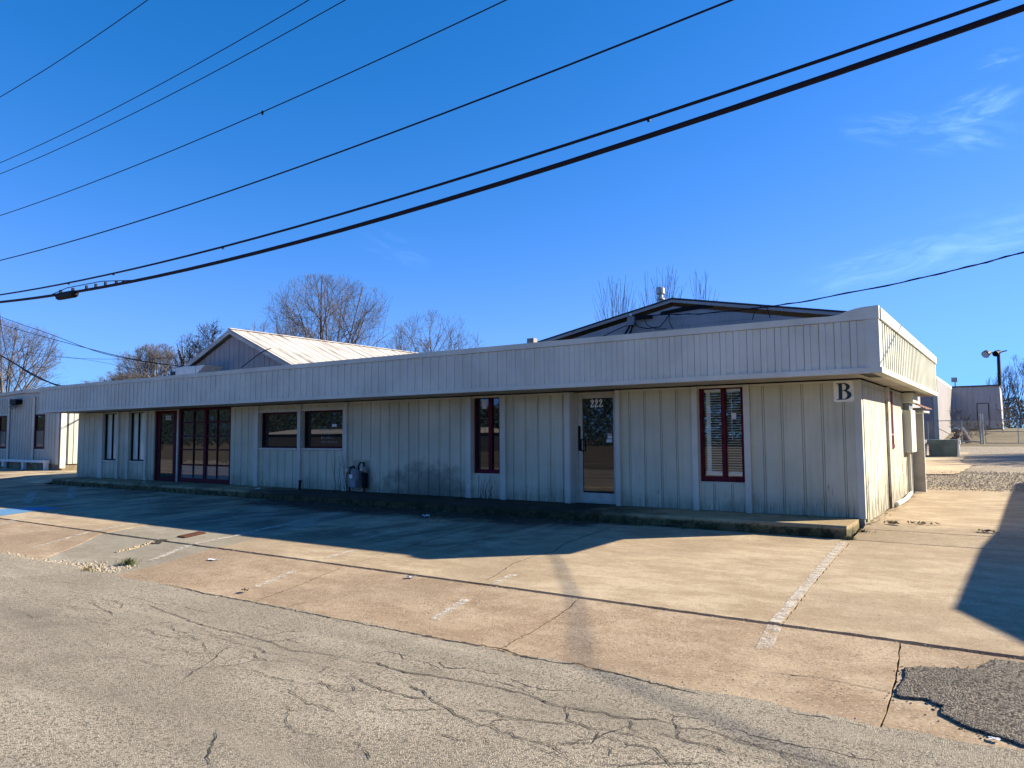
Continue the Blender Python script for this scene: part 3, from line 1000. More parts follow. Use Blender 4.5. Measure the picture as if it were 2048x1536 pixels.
def glyph_b():
    """bold didone B in a 1 x 1 box"""
    q = [[(.16, 0), (.40, 0), (.40, 1), (.16, 1)], [(.0, 0), (.5, 0), (.5, .035), (.0, .035)], [(.0, .965), (.5, .965), (.5, 1), (.0, 1)],
         [(.10, .035), (.16, .035), (.16, .10)], [(.10, .965), (.16, .90), (.16, .965)]]

    def bowl(y0, y1, xo, xi, xs):
        yc, ro = (y0 + y1) / 2, (y1 - y0) / 2
        out = []
        K = 16
        for k in range(K):
            a0, a1 = -pi / 2 + pi * k / K, -pi / 2 + pi * (k + 1) / K
            o = lambda a: (xs + (xo - xs) * cos(a), yc + ro * sin(a))
            i = lambda a: (xs - .02 + (xi - xs + .02) * cos(a), yc + (ro - .045) * sin(a))
            out.append([i(a0), o(a0), o(a1), i(a1)])
        return out + [[(.40, y0), (xs, y0), (xs, y0 + .045), (.40, y0 + .045)], [(.40, y1 - .045), (xs, y1 - .045), (xs, y1), (.40, y1)]]
    q += bowl(.52, 1.0, .90, .66, .48)
    q += bowl(0.0, .565, 1.0, .72, .50)
    return q


def flat_text(name, glyphs, x, y, z, w, h, adv, mat, parent, depth=.003):
    """glyph polygons standing on the plane y, facing -Y"""
    mb = MB()
    cnt = 0
    for k, gl in enumerate(glyphs):
        for poly in gl:
            pts = [(x + k * adv + px * w, y, z + py * h) for px, py in poly]
            cnt += 1
            mb.prism([(px_, py_ - .00025 * (cnt % 40), pz_) for px_, py_, pz_ in pts], (0, -depth, 0))
    return mb.build(name, mat, parent)


# ------------------------------------------------------------------ the long front building
XL, DEP = -26.97, 6.65
HS, ZB, ZT = 2.35, 2.372, 3.313
FX0, FX1, FY = -27.62, 0.48, -1.14
B = thing('office_building', (-13.5, 3.3, 0), 'long low cream office building with a ribbed metal fascia and doors numbered 222', 'building')

# bays: openings in the front wall (x0, x1, z0, z1)
OPEN = {'W1': (-25.085, -24.20, .64, 2.33), 'W2': (-23.311, -22.37, .64, 2.33), 'D1': (-21.76, -20.44, 0, 2.33), 'BW': (-20.37, -17.545, 0, 2.345),
        'W3': (-16.15, -14.50, 1.12, 2.14), 'W4': (-14.27, -12.66, 1.12, 2.15), 'W5': (-8.294, -7.53, .57, 2.345), 'D2': (-5.648, -4.60, 0, 2.345), 'W6': (-2.84, -1.99, .545, 2.345)}
wall = MB()
xcur = XL
T0, T1 = 0.0, 0.16
for k in sorted(OPEN, key=lambda k: OPEN[k][0]):
    a, b, c, d = OPEN[k]
    wall.box(xcur, a, T0, T1, -.18, HS)
    if c > 0.001:
        wall.box(a, b, T0, T1, -.18, c)
    if d < HS - .012:
        wall.box(a, b, T0, T1, d, HS)
    xcur = b
wall.box(xcur, 0.0, T0, T1, -.18, HS)
# side walls, back wall
wall.box(-T1, 0.0, T1, 2.85, -.18, HS)
wall.box(-T1, 0.0, 2.85, 3.54, -.18, 1.13)
wall.box(-T1, 0.0, 2.85, 3.54, 2.31, HS)
wall.box(-T1, 0.0, 3.54, DEP, -.18, HS)
XM, DL = -17.80, 2.85       # left of XM the offices are only DL deep
wall.box(XL, XL + T1, T1, DL, -.18, HS)
wall.box(XL + T1, XM, DL - T1, DL, -.18, HS)
wall.box(XM, XM + T1, T1 + .002, DEP, -.18, HS)
wall.box(XM + T1, -T1, DEP - T1, DEP, -.18, HS)
wall.build('wall', MT['wall'], B)
MB().box(XM + T1, -T1, T1, DEP - T1, -.1, -.005).build('floor', MT['room'], B)
MB().box(XL + T1, XM, T1, DL - T1, -.1, -.005).build('floor', MT['room'], B)
MB().box(XM, FX1 - .05, FY + .06, 8.0, 2.80, 2.9).build('roof_deck', MT['roof_dark'], B)
MB().box(FX0 + .05, XM - .003, FY + .06, DL, 2.80, 2.9).build('roof_deck', MT['roof_dark'], B)
MB().box(XM + T1, -T1, T1, DEP - T1, HS + .004, HS + .06).build('ceiling', MT['room'], B)
MB().box(XL + T1, XM, T1, DL - T1, HS + .004, HS + .06).build('ceiling', MT['room'], B)
for xx in (-21.95, -9.0, -6.2, -3.6):
    board('partition', xx - .05, xx + .05, T1 + .002, (DL if xx < XM else DEP) - T1 - .002, -.003, HS, MT['room'], B)

BD = .026   # board proud of wall


def boards(grooves, z0, z1, x0, x1, y=0.0, mat='wall'):
    """boards between groove centres, with a thin batten set in each groove"""
    e = [x0] + [q for q in grooves if x0 + .04 < q < x1 - .04] + [x1]
    for i, (a, b) in enumerate(zip(e, e[1:])):
        l = a + (.022 if i > 0 else 0.0)
        r = b - (.022 if i < len(e) - 2 else 0.0)
        board('siding_board', l, r, y - BD, y - .002, z0, z1, MT[mat], B)
    for q in e[1:-1]:
        board('batten', q - .012, q + .012, y - BD + .005, y - .003, z0, z1 - .004, MT[mat], B)


def gr(start, x1, step=.3325):
    out = []
    while start < x1:
        out.append(start)
        start += step
    return out


Z0 = 0.012
Z1 = HS - .045
boards([-26.51, -26.15, -25.79], Z0, Z1, XL + .06, -25.372)
boards(gr(-24.93, -24.2, .30), Z0, .60, -25.083, -24.115)
boards([-23.70], Z0, Z1, -23.975, -23.445)
boards(gr(-23.05, -22.3, .30), Z0, .60, -23.309, -22.287)
boards([-21.95], Z0, Z1, -22.158, -21.80)
boards([-17.33, -17.0, -16.67], Z0, Z1, -17.54, -16.321)
boards([-15.97, -15.64, -15.30, -14.97, -14.64], Z0, 1.055, -16.154, -14.405)
boards([-15.97, -15.64, -15.30, -14.97, -14.64], 2.215, Z1, -16.154, -14.405)
boards([-13.92, -13.60, -13.26, -12.93], Z0, 1.055, -14.274, -12.576)
boards([-13.92, -13.60, -13.26, -12.93], 2.225, Z1, -14.274, -12.576)
boards([-12.25, -11.92, -11.59, -11.25, -10.93, -10.60, -10.27, -9.95, -9.62, -9.28, -8.96, -8.63], Z0, Z1, -12.42, -8.443)
boards([-8.10, -7.77], Z0, .545, -8.292, -7.456)
boards([-7.12, -6.80, -6.47, -6.15, -5.83], Z0, Z1, -7.314, -5.773)
boards([-4.28, -3.95, -3.60, -3.28], Z0, Z1, -4.478, -2.955)
boards([-2.56, -2.22], Z0, .52, -2.842, -1.964)
boards([-1.62, -1.29, -.935, -.61, -.265], Z0, Z1, -1.851, -.093)
for a, b in ((-25.372, -25.085), (-24.113, -23.977), (-23.443, -23.311), (-22.285, -22.160), (-16.319, -16.156), (-14.403, -14.276), (-12.574, -12.422),
             (-8.441, -8.294), (-7.454, -7.316), (-5.771, -5.648), (-4.575, -4.480), (-2.953, -2.844), (-1.962, -1.853)):
    board('post', a, b, -.092, -.004, .004, HS - .006, MT['trim'], B)
board('corner_board', -.091, .022, -.03, .09, .002, HS - .003, MT['trim'], B)
board('corner_board', XL - .02, XL + .058, -.03, .09, .002, HS - .003, MT['trim'], B)
tr = MB()
tr.box(XL + .06, -21.81, -.026, -.002, Z1 + .003, HS - .002)
tr.box(-17.538, -5.78, -.026, -.002, Z1 + .003, HS - .002)
tr.box(-4.47, -.095, -.026, -.002, Z1 + .003, HS - .002)
tr.build('top_trim', MT['trim'], B)
# side wall boards
sg = [.24, .613, .942, 1.262, 1.528, 1.802, 2.134, 2.429]


def side_board(name, y0, y1, z0, z1, mat, proud=.032):
    w, h = round(y1 - y0, 3), round(z1 - z0, 3)
    piece(name, (name, 'side', w, h, proud, mat.name), lambda m: m.box(0, proud, 0, w, 0, h), mat, B, (.002, y0, z0))


def side_boards(gs, y0, y1, z0, z1):
    e = [y0] + gs + [y1]
    for i, (a, b) in enumerate(zip(e, e[1:])):
        side_board('siding_board', a + .015 * (i > 0), b - .015 * (i < len(e) - 2), z0 + zg((a + b) / 2), z1, MT['wall_peel'])
        if i > 0:
            side_board('batten', a - .006, a + .006, z0 + zg(a), z1 - .01, MT['wall_peel'], .012)


side_boards(sg, .092, 2.55, .02, HS - .10)
side_boards([3.05, 3.33], 2.86, 3.55, .02, 1.10)
side_boards([3.85, 4.15, 4.45, 4.75, 5.05, 5.35, 5.65, 5.95, 6.25], 3.56, DEP - .10, .02, HS - .10)
side_board('post', 2.56, 2.84, -.02, HS - .004, MT['wall_peel'], .085)
side_board('corner_board', DEP - .095, DEP + .01, -.02, HS - .004, MT['wall_peel'], .04)
side_board('top_trim', .095, 2.555, HS - .095, HS - .003, MT['trim'], .024)
side_board('top_trim', 2.845, DEP - .1, HS - .095, HS - .003, MT['trim'], .024)

# ---- windows and doors (each a part, its pieces sub-parts)
def sub(mb, name, mat, parent):
    return mb.build(name, MT[mat] if isinstance(mat, str) else mat, parent)


def frame_mb(x0, x1, z0, z1, y0, y1, w, bottom=None, top=None):
    m = MB()
    bt = w if bottom is None else bottom
    tp = w if top is None else top
    m.box(x0, x0 + w, y0, y1, z0, z1)
    m.box(x1 - w, x1, y0, y1, z0, z1)
    m.box(x0 + w, x1 - w, y0 + .002, y1 - .002, z0, z0 + bt)
    m.box(x0 + w, x1 - w, y0 + .002, y1 - .002, z1 - tp, z1)
    return m


def window(key, fw, mat, glass, y=.07, mull=None, bottom=None, blinds=None, curtain=False, sill=None):
    a, b, c, d = OPEN[key]
    a, b, c, d = a + .003, b - .003, c + .003, d - .003
    w = frame_mb(a, b, c, d, y - .03, y + .06, fw, bottom).build('window', MT[mat], B)
    gx = [a + fw, b - fw]
    zb_, zt_ = c + (bottom or fw), d - fw
    if mull:
        xm, mw = mull
        mm = MB().box(xm - mw / 2, xm + mw / 2, y - .028, y + .058, zb_, zt_)
        sub(mm, 'mullion', mat, w)
        panes = [(gx[0], xm - mw / 2), (xm + mw / 2, gx[1])]
    else:
        panes = [(gx[0], gx[1])]
    for p0, p1 in panes:
        sub(MB().box(p0, p1, y + .015, y + .021, zb_, zt_), 'pane', glass, w)
        if curtain:
            sub(MB().box(p0, p1, y + .026, y + .034, zb_, zt_), 'curtain', 'curtain', w)
        if blinds:
            m = MB()
            zz = zb_ + .03
            while zz < zt_ - .06:
                m.add([(p0 + .02, y + .062, zz), (p1 - .02, y + .062, zz), (p1 - .02, y + .100, zz + .006), (p0 + .02, y + .100, zz + .006)], [(0, 1, 2, 3)])
                m.box(p0 + .02, p1 - .02, y + .060, y + .064, zz - .003, zz + .003)
                zz += .047
            m.box(p0 + .015, p1 - .015, y + .055, y + .10, zt_ - .05, zt_)
            for q in (.1, .14, .18, .22):
                m.box(p0 + .02, p1 - .02, y + .055, y + .10, zb_ + q * .5 - .03, zb_ + q * .5 - .018)
            for cxp in (p0 + .35 * (p1 - p0),):
                m.box(cxp - .003, cxp + .003, y + .05, y + .054, zt_ - .95, zt_)
            o = sub(m, 'blind', 'blind', w)
            o['kind'] = 'stuff'
    if sill:
        sub(MB().box(a - .06, b + .02, -.06, y - .035, c - .052, c - .006), 'sill', sill, w)
    return w


window('W1', .045, 'black', 'glass_clear', .05, mull=(-24.62, .035), curtain=True, sill='trim')
window('W2', .045, 'black', 'glass_clear', .05, mull=(-22.86, .035), curtain=True, sill='trim')
w3 = window('W3', .045, 'red_dark', 'glass', .09, sill='trim')
w4 = window('W4', .045, 'red_dark', 'glass', .09, sill='trim')
for key, w_ in (('W3', w3), ('W4', w4)):
    a, b, c, d = OPEN[key]
    sub(MB().box(a - .05, b + .05, -.045, -.0, d + .012, d + .07), 'head_trim', 'trim', w_)
w5 = window('W5', .055, 'red', 'glass', .09, mull=(-7.84, .10), bottom=.085)
sub(MB().box(-8.10, -7.97, .1035, .1045, 2.06, 2.26), 'paper_notice', 'paper', w5)
w6 = window('W6', .055, 'red', 'glass_clear', .07, mull=(-2.385, .075), bottom=.095, blinds=True)
sub(MB().box(-2.24, -2.15, .083, .0845, 1.72, 1.83), 'sticker', 'paper', w6)
sub(MB().box(-2.74, -2.66, .135, .14, .70, 2.26), 'post_behind_glass', 'white', w6)
# illegible small vinyl marks low on the right-hand dark window
m = MB()
rr = random.Random(2)
for row, (zz, n_, s) in enumerate(((1.60, 7, .05), (1.49, 7, .05), (1.38, 8, .055), (1.27, 10, .05))):
    for k in range(n_):
        x = -13.62 + k * .065 + rr.uniform(-.008, .008)
        m.box(x, x + rr.uniform(.01, .03), .1025, .1045, zz, zz + s * rr.uniform(.5, 1))
sub(m, 'vinyl_marks', simple('dull_vinyl', (.30, .30, .32)), w4)
sub(MB().box(-13.20, -13.02, .1025, .1045, 1.70, 1.77), 'sticker', 'paper', w4)

# large red grid window
a, b, c, d = OPEN['BW']
bw = frame_mb(a + .003, b - .003, .006, d - .003, .0, .11, .10, bottom=.13, top=.035).build('window', MT['red'], B)
tagrow = [.136, .565, 1.045, 1.475, 1.915, d - .04]
colx = [-20.267, -19.573, -18.94, -18.94, -18.31, -17.648]
colx = [a + .103, -19.572, -18.99, -18.865, -18.31, b - .103]
m = MB()
for zz in tagrow[1:-1]:
    m.box(a + .103, -18.993, .02, .075, zz - .022, zz + .022)
    m.box(-18.862, b - .103, .02, .075, zz - .022, zz + .022)
for xx in (-19.572, -18.31):
    for z0_, z1_ in zip(tagrow, tagrow[1:]):
        m.box(xx - .017, xx + .017, .022, .073, z0_ + .023, z1_ - .023)
sub(m, 'glazing_bars', 'red_dark', bw)
sub(MB().box(-18.99, -18.865, .003, .10, .139, d - .04), 'mullion', 'red', bw)
for i, (z0_, z1_) in enumerate(zip(tagrow, tagrow[1:])):
    for x0_, x1_ in ((a + .103, -19.572), (-19.572, -18.99), (-18.865, -18.31), (-18.31, b - .103)):
        rr = random.Random(int(x0_ * 100) + i)
        t_ = rr.uniform(-.004, .004)
        q = MB().prism([(x0_ + .002, .05 + t_, z0_ + .002), (x1_ - .002, .05 - t_, z0_ + .002), (x1_ - .002, .05 - t_, z1_ - .002), (x0_ + .002, .05 + t_, z1_ - .002)], (0, .006, 0))
        sub(q, 'pane', 'glass_pale' if i == 0 else 'glass_wavy', bw)
board('post', -20.436, -20.374, -.03, .12, .004, HS - .006, MT['trim'], B)

# left glass door
a, b, c, d = OPEN['D1']
d1 = frame_mb(a + .003, b - .003, .006, d - .003, -.01, .10, .10, bottom=.02, top=.05).build('door', MT['red_dark'], B)
lf = frame_mb(a + .108, b - .108, .028, d - .058, .02, .065, .17, bottom=.12, top=.05)
sub(lf, 'door_leaf', 'red_dark', d1)
sub(MB().box(a + .278, b - .278, .04, .046, .15, d - .11), 'pane', 'glass_door', d1)
hd = MB().tube([(a + .22, .02, 1.02), (a + .22, -.05, 1.02), (a + .22, -.05, 1.28), (a + .22, .02, 1.28)], .013, 6)
hd.tube([(a + .20, .02, 1.15), (a + .20, .006, 1.15)], .018, 8)
sub(hd, 'handle', 'black', d1)
flat_text('house_number', [glyph_two()] * 3, -21.22, .038, 2.02, .11 / .62, .145, .118, MT['letter_white'], d1)

# right glass door, set back in a panelled recess
a, b, c, d = OPEN['D2']
d2 = frame_mb(a + .003, b - .003, .006, d - .003, .16, .30, .055, bottom=.02, top=.04).build('door', MT['alu'], B)
sub(frame_mb(a + .061, b - .061, .03, d - .046, .19, .24, .095, bottom=.19, top=.085), 'door_leaf', 'alu', d2)
sub(MB().box(a + .157, b - .157, .212, .218, .22, d - .132), 'pane', 'glass_door', d2)
hd = MB().tube([(a + .165, .19, 1.10), (a + .165, .12, 1.10), (a + .165, .12, 1.34), (a + .165, .19, 1.34)], .015, 6)
hd.box(a + .07, a + .115, .165, .189, 1.10, 1.63)
hd.tube([(a + .092, .165, 1.27), (a + .092, .155, 1.27)], .017, 8)
sub(hd, 'handle', 'black', d2)
flat_text('house_number', [glyph_two()] * 3, -5.30, .211, 2.025, .092 / .62, .165, .104, MT['letter_white'], d2)
sub(MB().box(-4.90, -4.80, .2085, .2105, 1.36, 1.46), 'sticker', 'paper', d2)
sub(MB().box(-4.89, -4.81, .2065, .2080, 1.42, 1.445), 'sticker_print', 'red_vinyl', d2)
sub(MB().box(-4.93, -4.80, .2085, .2105, 1.28, 1.345), 'paper_notice', 'paper', d2)
for k in range(3):
    xx = a - .004
    piece('recess_board', ('recess', k), lambda m: m.box(0, .012, .002, .074, 0, HS - .02), MT['trim'], B, (a + .003, .003 + .078 * k - .078, .008))

# side window, red with bars
sw = MB()
y0_, y1_, z0_, z1_ = 2.853, 3.537, 1.133, 2.307
sw.box(-.06, .045, y0_, y0_ + .05, z0_, z1_)
sw.box(-.06, .045, y1_ - .05, y1_, z0_, z1_)
sw.box(-.06, .06, y0_ + .05, y1_ - .05, z0_, z0_ + .07)
sw.box(-.06, .045, y0_ + .05, y1_ - .05, z1_ - .05, z1_)
sw.box(-.04, .03, y0_ + .05, y1_ - .05, 1.88, 1.95)
sw = sw.build('window', MT['red'], B)
sub(MB().box(-.05, -.044, y0_ + .05, y1_ - .05, z0_ + .07, z1_ - .05), 'pane', 'glass', sw)
m = MB()
for k in range(4):
    yb = y0_ + .12 + k * .145
    m.box(.035, .055, yb - .008, yb + .008, z0_ + .07, z1_ - .05)
m.box(.03, .06, y0_ + .0501, y1_ - .0501, 1.395, 1.425)
sub(m, 'window_bar', simple('sun_faded_pink', (.42, .16, .16)), sw)
board_ = MB().box(.022, .032, 2.90, 3.30, .71, 1.09)
board_.build('bare_patch', MT['soffit'], B)

# fascia: ribbed sheet metal
def fpanel(m, h=ZT - ZB - .20):
    # profile across one module (x, y); y negative is outward
    pr = [(0, .0), (.002, .020), (.012, .020), (.014, -.018), (.104, -.018), (.108, 0.0), (.231, 0.0)]
    bo = [(x, y, 0) for x, y in pr]
    to = [(x, y, h) for x, y in pr]
    n = len(pr)
    m.add(bo + to, [(i, i + 1, n + i + 1, n + i) for i in range(n - 1)])
    m.add([(x, y, h) for x, y in pr] + [(.231, .03, h), (0, .03, h)], [tuple(range(n + 2))])


k = 0
x = .298 - .231
while x > FX0 + .02:
    piece('fascia_panel', 'fpanel', fpanel, MT['fascia'], B, (x, FY, ZB + .085))
    x -= .231
fb = MB()
fb.box(FX0, FX1 - .02, FY + .025, FY + .10, ZB, ZT - .02)
fb.box(FX1 - .12, FX1 - .02, FY + .10, 8.02, ZB, ZT - .02)
fb.box(FX0, FX0 + .1, FY + .10, DL + .1, ZB, ZT - .02)
fb.box(FX0 + .1, XM, DL, DL + .1, ZB + .002, ZT - .02)
fb.box(XM, FX1 - .12, 7.92, 8.02, ZB + .002, ZT - .02)
fb.build('fascia_backing', MT['fascia'], B)


def fpanel_side(m, h=ZT - ZB - .20):
    pr = [(0, -.004), (.006, .028), (.104, .028), (.112, 0.0), (.231, 0.0)]
    n = len(pr)
    bo = [(y, x, 0) for x, y in pr]
    to = [(y, x, h) for x, y in pr]
    m.add(bo + to, [(i, i + 1, n + i + 1, n + i) for i in range(n - 1)])


y = FY + .17
while y < 7.80:
    piece('fascia_panel', 'fpanel_side', fpanel_side, MT['fascia'], B, (FX1 - .018, y, ZB + .085))
    y += .245
# bottom trim, corner flats and the cap that lifts at the right-hand end
m = MB()
m.box(FX0 - .01, FX1 - .13, FY - .03, FY + .024, ZB - .004, ZB + .083)
m.box(FX1 - .0175, FX1 + .035, FY - .02, 8.04, ZB - .004, ZB + .083)
m.build('bottom_trim', MT['fascia'], B)
m = MB()
m.box(.300, FX1 + .012, FY - .022, FY + .024, ZB + .0, ZT - .11)
m.box(FX1 - .017, FX1 + .010, FY + .024, FY + .165, ZB + .084, ZT - .11)
m.build('corner_flat', MT['fascia'], B)
MB().box(FX1 - .017, FX1 + .012, 7.84, 8.03, ZB + .084, ZT - .11).build('corner_flat', MT['fascia'], B)
cap = MB()
prof = [(FX0 - .015, ZT), (-1.2, ZT), (-.45, ZT - .004), (-.24, ZT - .012), (-.08, ZT + .0), (.03, ZT + .040), (.16, ZT + .075), (.30, ZT + .092), (FX1 + .02, ZT + .098)]
poly = [(FX0 - .015, FY - .034, ZT - .115)] + [(x, FY - .034, z) for x, z in reversed(prof)][::-1] + [(FX1 + .02, FY - .034, ZT - .108)]
cap.prism(poly, (0, .10, 0))
cap.build('fascia_cap', MT['fascia'], B)
cap = MB()
cap.prism([(FX1 + .04, FY + .067, ZT - .108), (FX1 + .04, 8.04, ZT - .112), (FX1 + .04, 8.04, ZT + .06), (FX1 + .04, FY + .067, ZT + .07)], (-.10, 0, 0))
cap.build('fascia_cap', MT['fascia'], B)
# soffit boards
x = FX0 + .11
while x < FX1 - .45:
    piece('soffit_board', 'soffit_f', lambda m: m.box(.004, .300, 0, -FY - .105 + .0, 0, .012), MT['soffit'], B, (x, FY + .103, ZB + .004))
    x += .304
y = .02
while y < 7.7:
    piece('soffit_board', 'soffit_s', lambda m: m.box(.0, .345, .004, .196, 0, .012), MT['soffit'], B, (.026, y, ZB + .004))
    y += .20
MB().box(FX0 + .1, FX1 - .12, FY + .1, DL - .05, ZB + .02, ZB + .05).build('soffit_backing', MT['roof_dark'], B)
MB().box(XM, FX1 - .12, DL - .047, 7.9, ZB + .02, ZB + .05).build('soffit_backing', MT['roof_dark'], B)

# ------------------------------------------------------------------ things on and around the long building
s_ = thing('building_sign', (-.251, -.02, 1.979), 'square cream sign with a dark teal serif letter B by the right corner', 'sign')
m = MB()
cw, ch, rc = .3225, .357, .03
pts = []
for cx_, cz_, a0 in ((-.4126 + cw - rc, 1.979 + ch - rc, 0), (-.4126 + rc, 1.979 + ch - rc, 90), (-.4126 + rc, 1.979 + rc, 180), (-.4126 + cw - rc, 1.979 + rc, 270)):
    for k in range(5):
        a = radians(a0 + k * 22.5)
        pts.append((cx_ + rc * cos(a), -.022, cz_ + rc * sin(a)))
m.prism(pts, (0, -.008, 0))
m.build('plate', MT['plate'], s_)
flat_text('letter', [glyph_b()], -.370, -.0305, 2.014, .245, .285, 0, MT['letter_blue'], s_)

# gas meter set against the wall
gm = thing('gas_meter', (-11.95, -.15, 0.0), 'grey gas meter with black pipes and regulator standing against the shaded wall', 'gas meter')
m = MB().tube([(-11.98, -.17, .25), (-11.98, -.17, .30), (-11.98, -.17, .54), (-11.98, -.17, .60)], [.10, .135, .135, .09], 14)
m.box(-12.10, -11.86, -.30, -.06, .14, .36)
m.build('meter_body', MT['meter_grey'], gm)
MB().box(-12.07, -11.96, -.318, -.302, .36, .46).build('dial_face', MT['white'], gm)
m = MB().tube([(-12.28, -.10, -.03), (-12.28, -.10, .55), (-12.28, -.12, .60), (-12.12, -.14, .66), (-12.06, -.15, .66), (-12.06, -.16, .52)], .022, 7)
m.build('inlet_pipe', MT['black'], gm)
m = MB().tube([(-11.90, -.16, .52), (-11.90, -.15, .68), (-11.86, -.13, .76), (-11.74, -.12, .76), (-11.72, -.12, .60), (-11.72, -.12, -.03)], .022, 7)
m.build('outlet_pipe', MT['black'], gm)
m = MB().tube([(-12.36, -.13, .56), (-12.28, -.13, .56), (-12.24, -.13, .56)], [.035, .085, .085], 12)
m.tube([(-12.28, -.22, .56), (-12.28, -.13, .56)], [.06, .075], 12)
m.build('regulator', MT['steel'], gm)
m = MB().tube([(-11.74, -.20, .58), (-11.60, -.20, .58)], [.06, .06], 10)
m.tube([(-11.67, -.28, .60), (-11.67, -.16, .60)], [.045, .065], 10)
m.build('shutoff_valve', MT['steel'], gm)
MB().tube([(-11.66, -.16, .50), (-11.66, -.16, .12)], [.075, .07], 10).build('filter_canister', MT['black'], gm)
MB().box(-12.23, -11.585, -.026, -.0185, .03, .825).build('back_panel', MT['trim'], gm)

mb = MB().tube([(-14.05, -.28, -.03), (-14.02, -.28, .22)], .035, 8)
mb.tube([(-14.02, -.28, .22), (-14.02, -.28, .25)], .05, 8)
tag(mb.build('pipe_stub', MT['black']), 'short black capped pipe standing in front of the post between the two dark windows', 'pipe')

# electrical box, hood and conduit on the sunlit side wall
eb = thing('electrical_box', (.12, 5.3, 1.0), 'tall cream electrical box with hood and conduit on the sunlit side wall', 'electrical box')
bevel(MB().box(.024, .20, 5.10, 5.95, 1.0, 1.96).build('cabinet', MT['trim'], eb), .01)
bevel(MB().box(.024, .26, 5.05, 6.0, 2.12, 2.345).build('hood', MT['trim'], eb), .01)
MB().box(.028, .16, 5.2, 5.85, 1.962, 2.118).build('meter_housing', MT['meter_grey'], eb)
MB().tube([(.09, 5.42, 1.0), (.09, 5.42, .12), (.11, 5.30, .06)], .045, 8).build('conduit', MT['trim'], eb)
MB().tube([(.09, 5.75, 1.0), (.09, 5.75, .02)], .03, 8).build('conduit', MT['steel'], eb)
tag(MB().tube([(.11, 5.25, .07), (.16, 4.0, .045), (.13, 2.86, .03)], .042, 8).build('pipe', MT['white']), 'white plastic pipe lying along the foot of the sunlit side wall', 'pipe')

wp = thing('screen_panel', (.14, 6.68, 0), 'plain cream upright panel jutting out behind the side wall electrical box', 'panel')
MB().box(.025, .275, 6.665, 6.70, .02, 1.90).build('panel', MT['soffit'], wp)
MB().box(.018, .29, 6.655, 6.71, 1.903, 1.94).build('panel_cap', MT['trim'], wp)
MB().box(.278, .292, 6.655, 6.71, .02, 1.90).build('edge_strip', MT['white'], wp)
lt = thing('lean_to', (.15, 7.3, 1.9), 'ragged little tin lean-to roof over the panel behind the side wall', 'lean-to')
m = MB()
rr = random.Random(9)
prev = None
for k in range(15):
    x = .0 + .36 * k / 14
    z = 2.18 - .16 * (x / .36)
    dz = .018 if k % 2 else 0
    row = [(x, 6.62 + rr.uniform(-.03, .03), z + dz + rr.uniform(-.008, .008)), (x, 8.2, z + dz + .02)]
    if prev:
        m.quad(prev[0], row[0], row[1], prev[1])
    prev = row
m.build('roof_sheet', MT['rust'], lt)
MB().box(.02, .30, 6.74, 8.1, 1.94, 2.0).build('beam', MT['trim'], lt)
MB().box(.03, .28, 6.76, 6.79, 2.001, 2.05).build('gable_piece', MT['soffit'], lt)

# ------------------------------------------------------------------ gabled buildings behind
def gable(name, label, xa, za, xl, xr, zl, zr, y0, y1, wallmat, step, roofmat, over, thick, seed, vertical=True, barge='barge', bw_=.14):
    t = thing(name, ((xl + xr) / 2, y0, 0), label, 'building')
    zlo = 0.0
    m = MB()
    m.prism([(xl + .15, y0 + .02, zlo), (xr - .15, y0 + .02, zlo), (xr - .15, y0 + .02, zr - .25), (xa, y0 + .02, za - .25), (xl + .15, y0 + .02, zl - .25)], (0, .12, 0))
    m.box(xl + .15, xl + .27, y0 + .14, y1, zlo, zl - .25)
    m.box(xr - .27, xr - .15, y0 + .14, y1, zlo, zr - .25)
    m.build('wall', wallmat, t)
    ztop = lambda x: (zl + (za - zl) * (x - xl) / (xa - xl)) if x < xa else (zr + (za - zr) * (xr - x) / (xr - xa))
    rr = random.Random(seed)
    if vertical:
        x = xl + .2
        while x < xr - .2:
            e = min(x + step - .02, xr - .16)
            zz = [ztop(x) - .22, ztop(e) - .22]
            pts = [(x, y0 + .018, 2.9), (e, y0 + .018, 2.9), (e, y0 + .018, zz[1])]
            if x < xa < e:
                pts.append((xa, y0 + .018, za - .22))
            pts.append((x, y0 + .018, zz[0]))
            MB().prism(pts, (0, -rr.uniform(.012, .022), 0)).build('siding_board', wallmat, t)
            x += step
    else:
        z = 3.2
        while z < za - .3:
            z2 = min(z + step, za - .28)
            fx = lambda zz, s: (xl + (xa - xl) * max(0, (zz + .24 - zl) / (za - zl)) + .16) if s < 0 else (xr - (xr - xa) * max(0, (zz + .24 - zr) / (za - zr)) - .16)
            a0, a1, b1, b0 = fx(z, -1), fx(z2, -1), fx(z2, 1), fx(z, 1)
            if b0 - a0 > .3:
                MB().prism([(a0, y0 + .018, z + .006), (b0, y0 + .018, z + .006), (max(b1, a1 + .02), y0 + .018, z2), (a1, y0 + .018, z2)], (0, -rr.uniform(.012, .03), 0)).build('siding_plank', wallmat, t)
            z += step
    # roof slopes with thickness
    for (xe, ze) in ((xl, zl), (xr, zr)):
        d = Vector((xe - xa, 0, ze - za)).normalized() * .12
        m = MB()
        m.prism([(xa, y0 - over, za), (xe + d.x, y0 - over, ze + d.z), (xe + d.x, y0 - over, ze + d.z - thick), (xa, y0 - over, za - thick)], (0, y1 - y0 + over, 0))
        m.build('roof', roofmat, t)
        MB().prism([(xa, y0 - over - .012, za - thick - .01), (xe + d.x, y0 - over - .012, ze + d.z - thick - .01), (xe + d.x, y0 - over - .012, ze + d.z - thick - bw_), (xa, y0 - over - .012, za - thick - bw_)], (0, .03, 0)).build('barge_board', MT[barge], t)
    return t, ztop


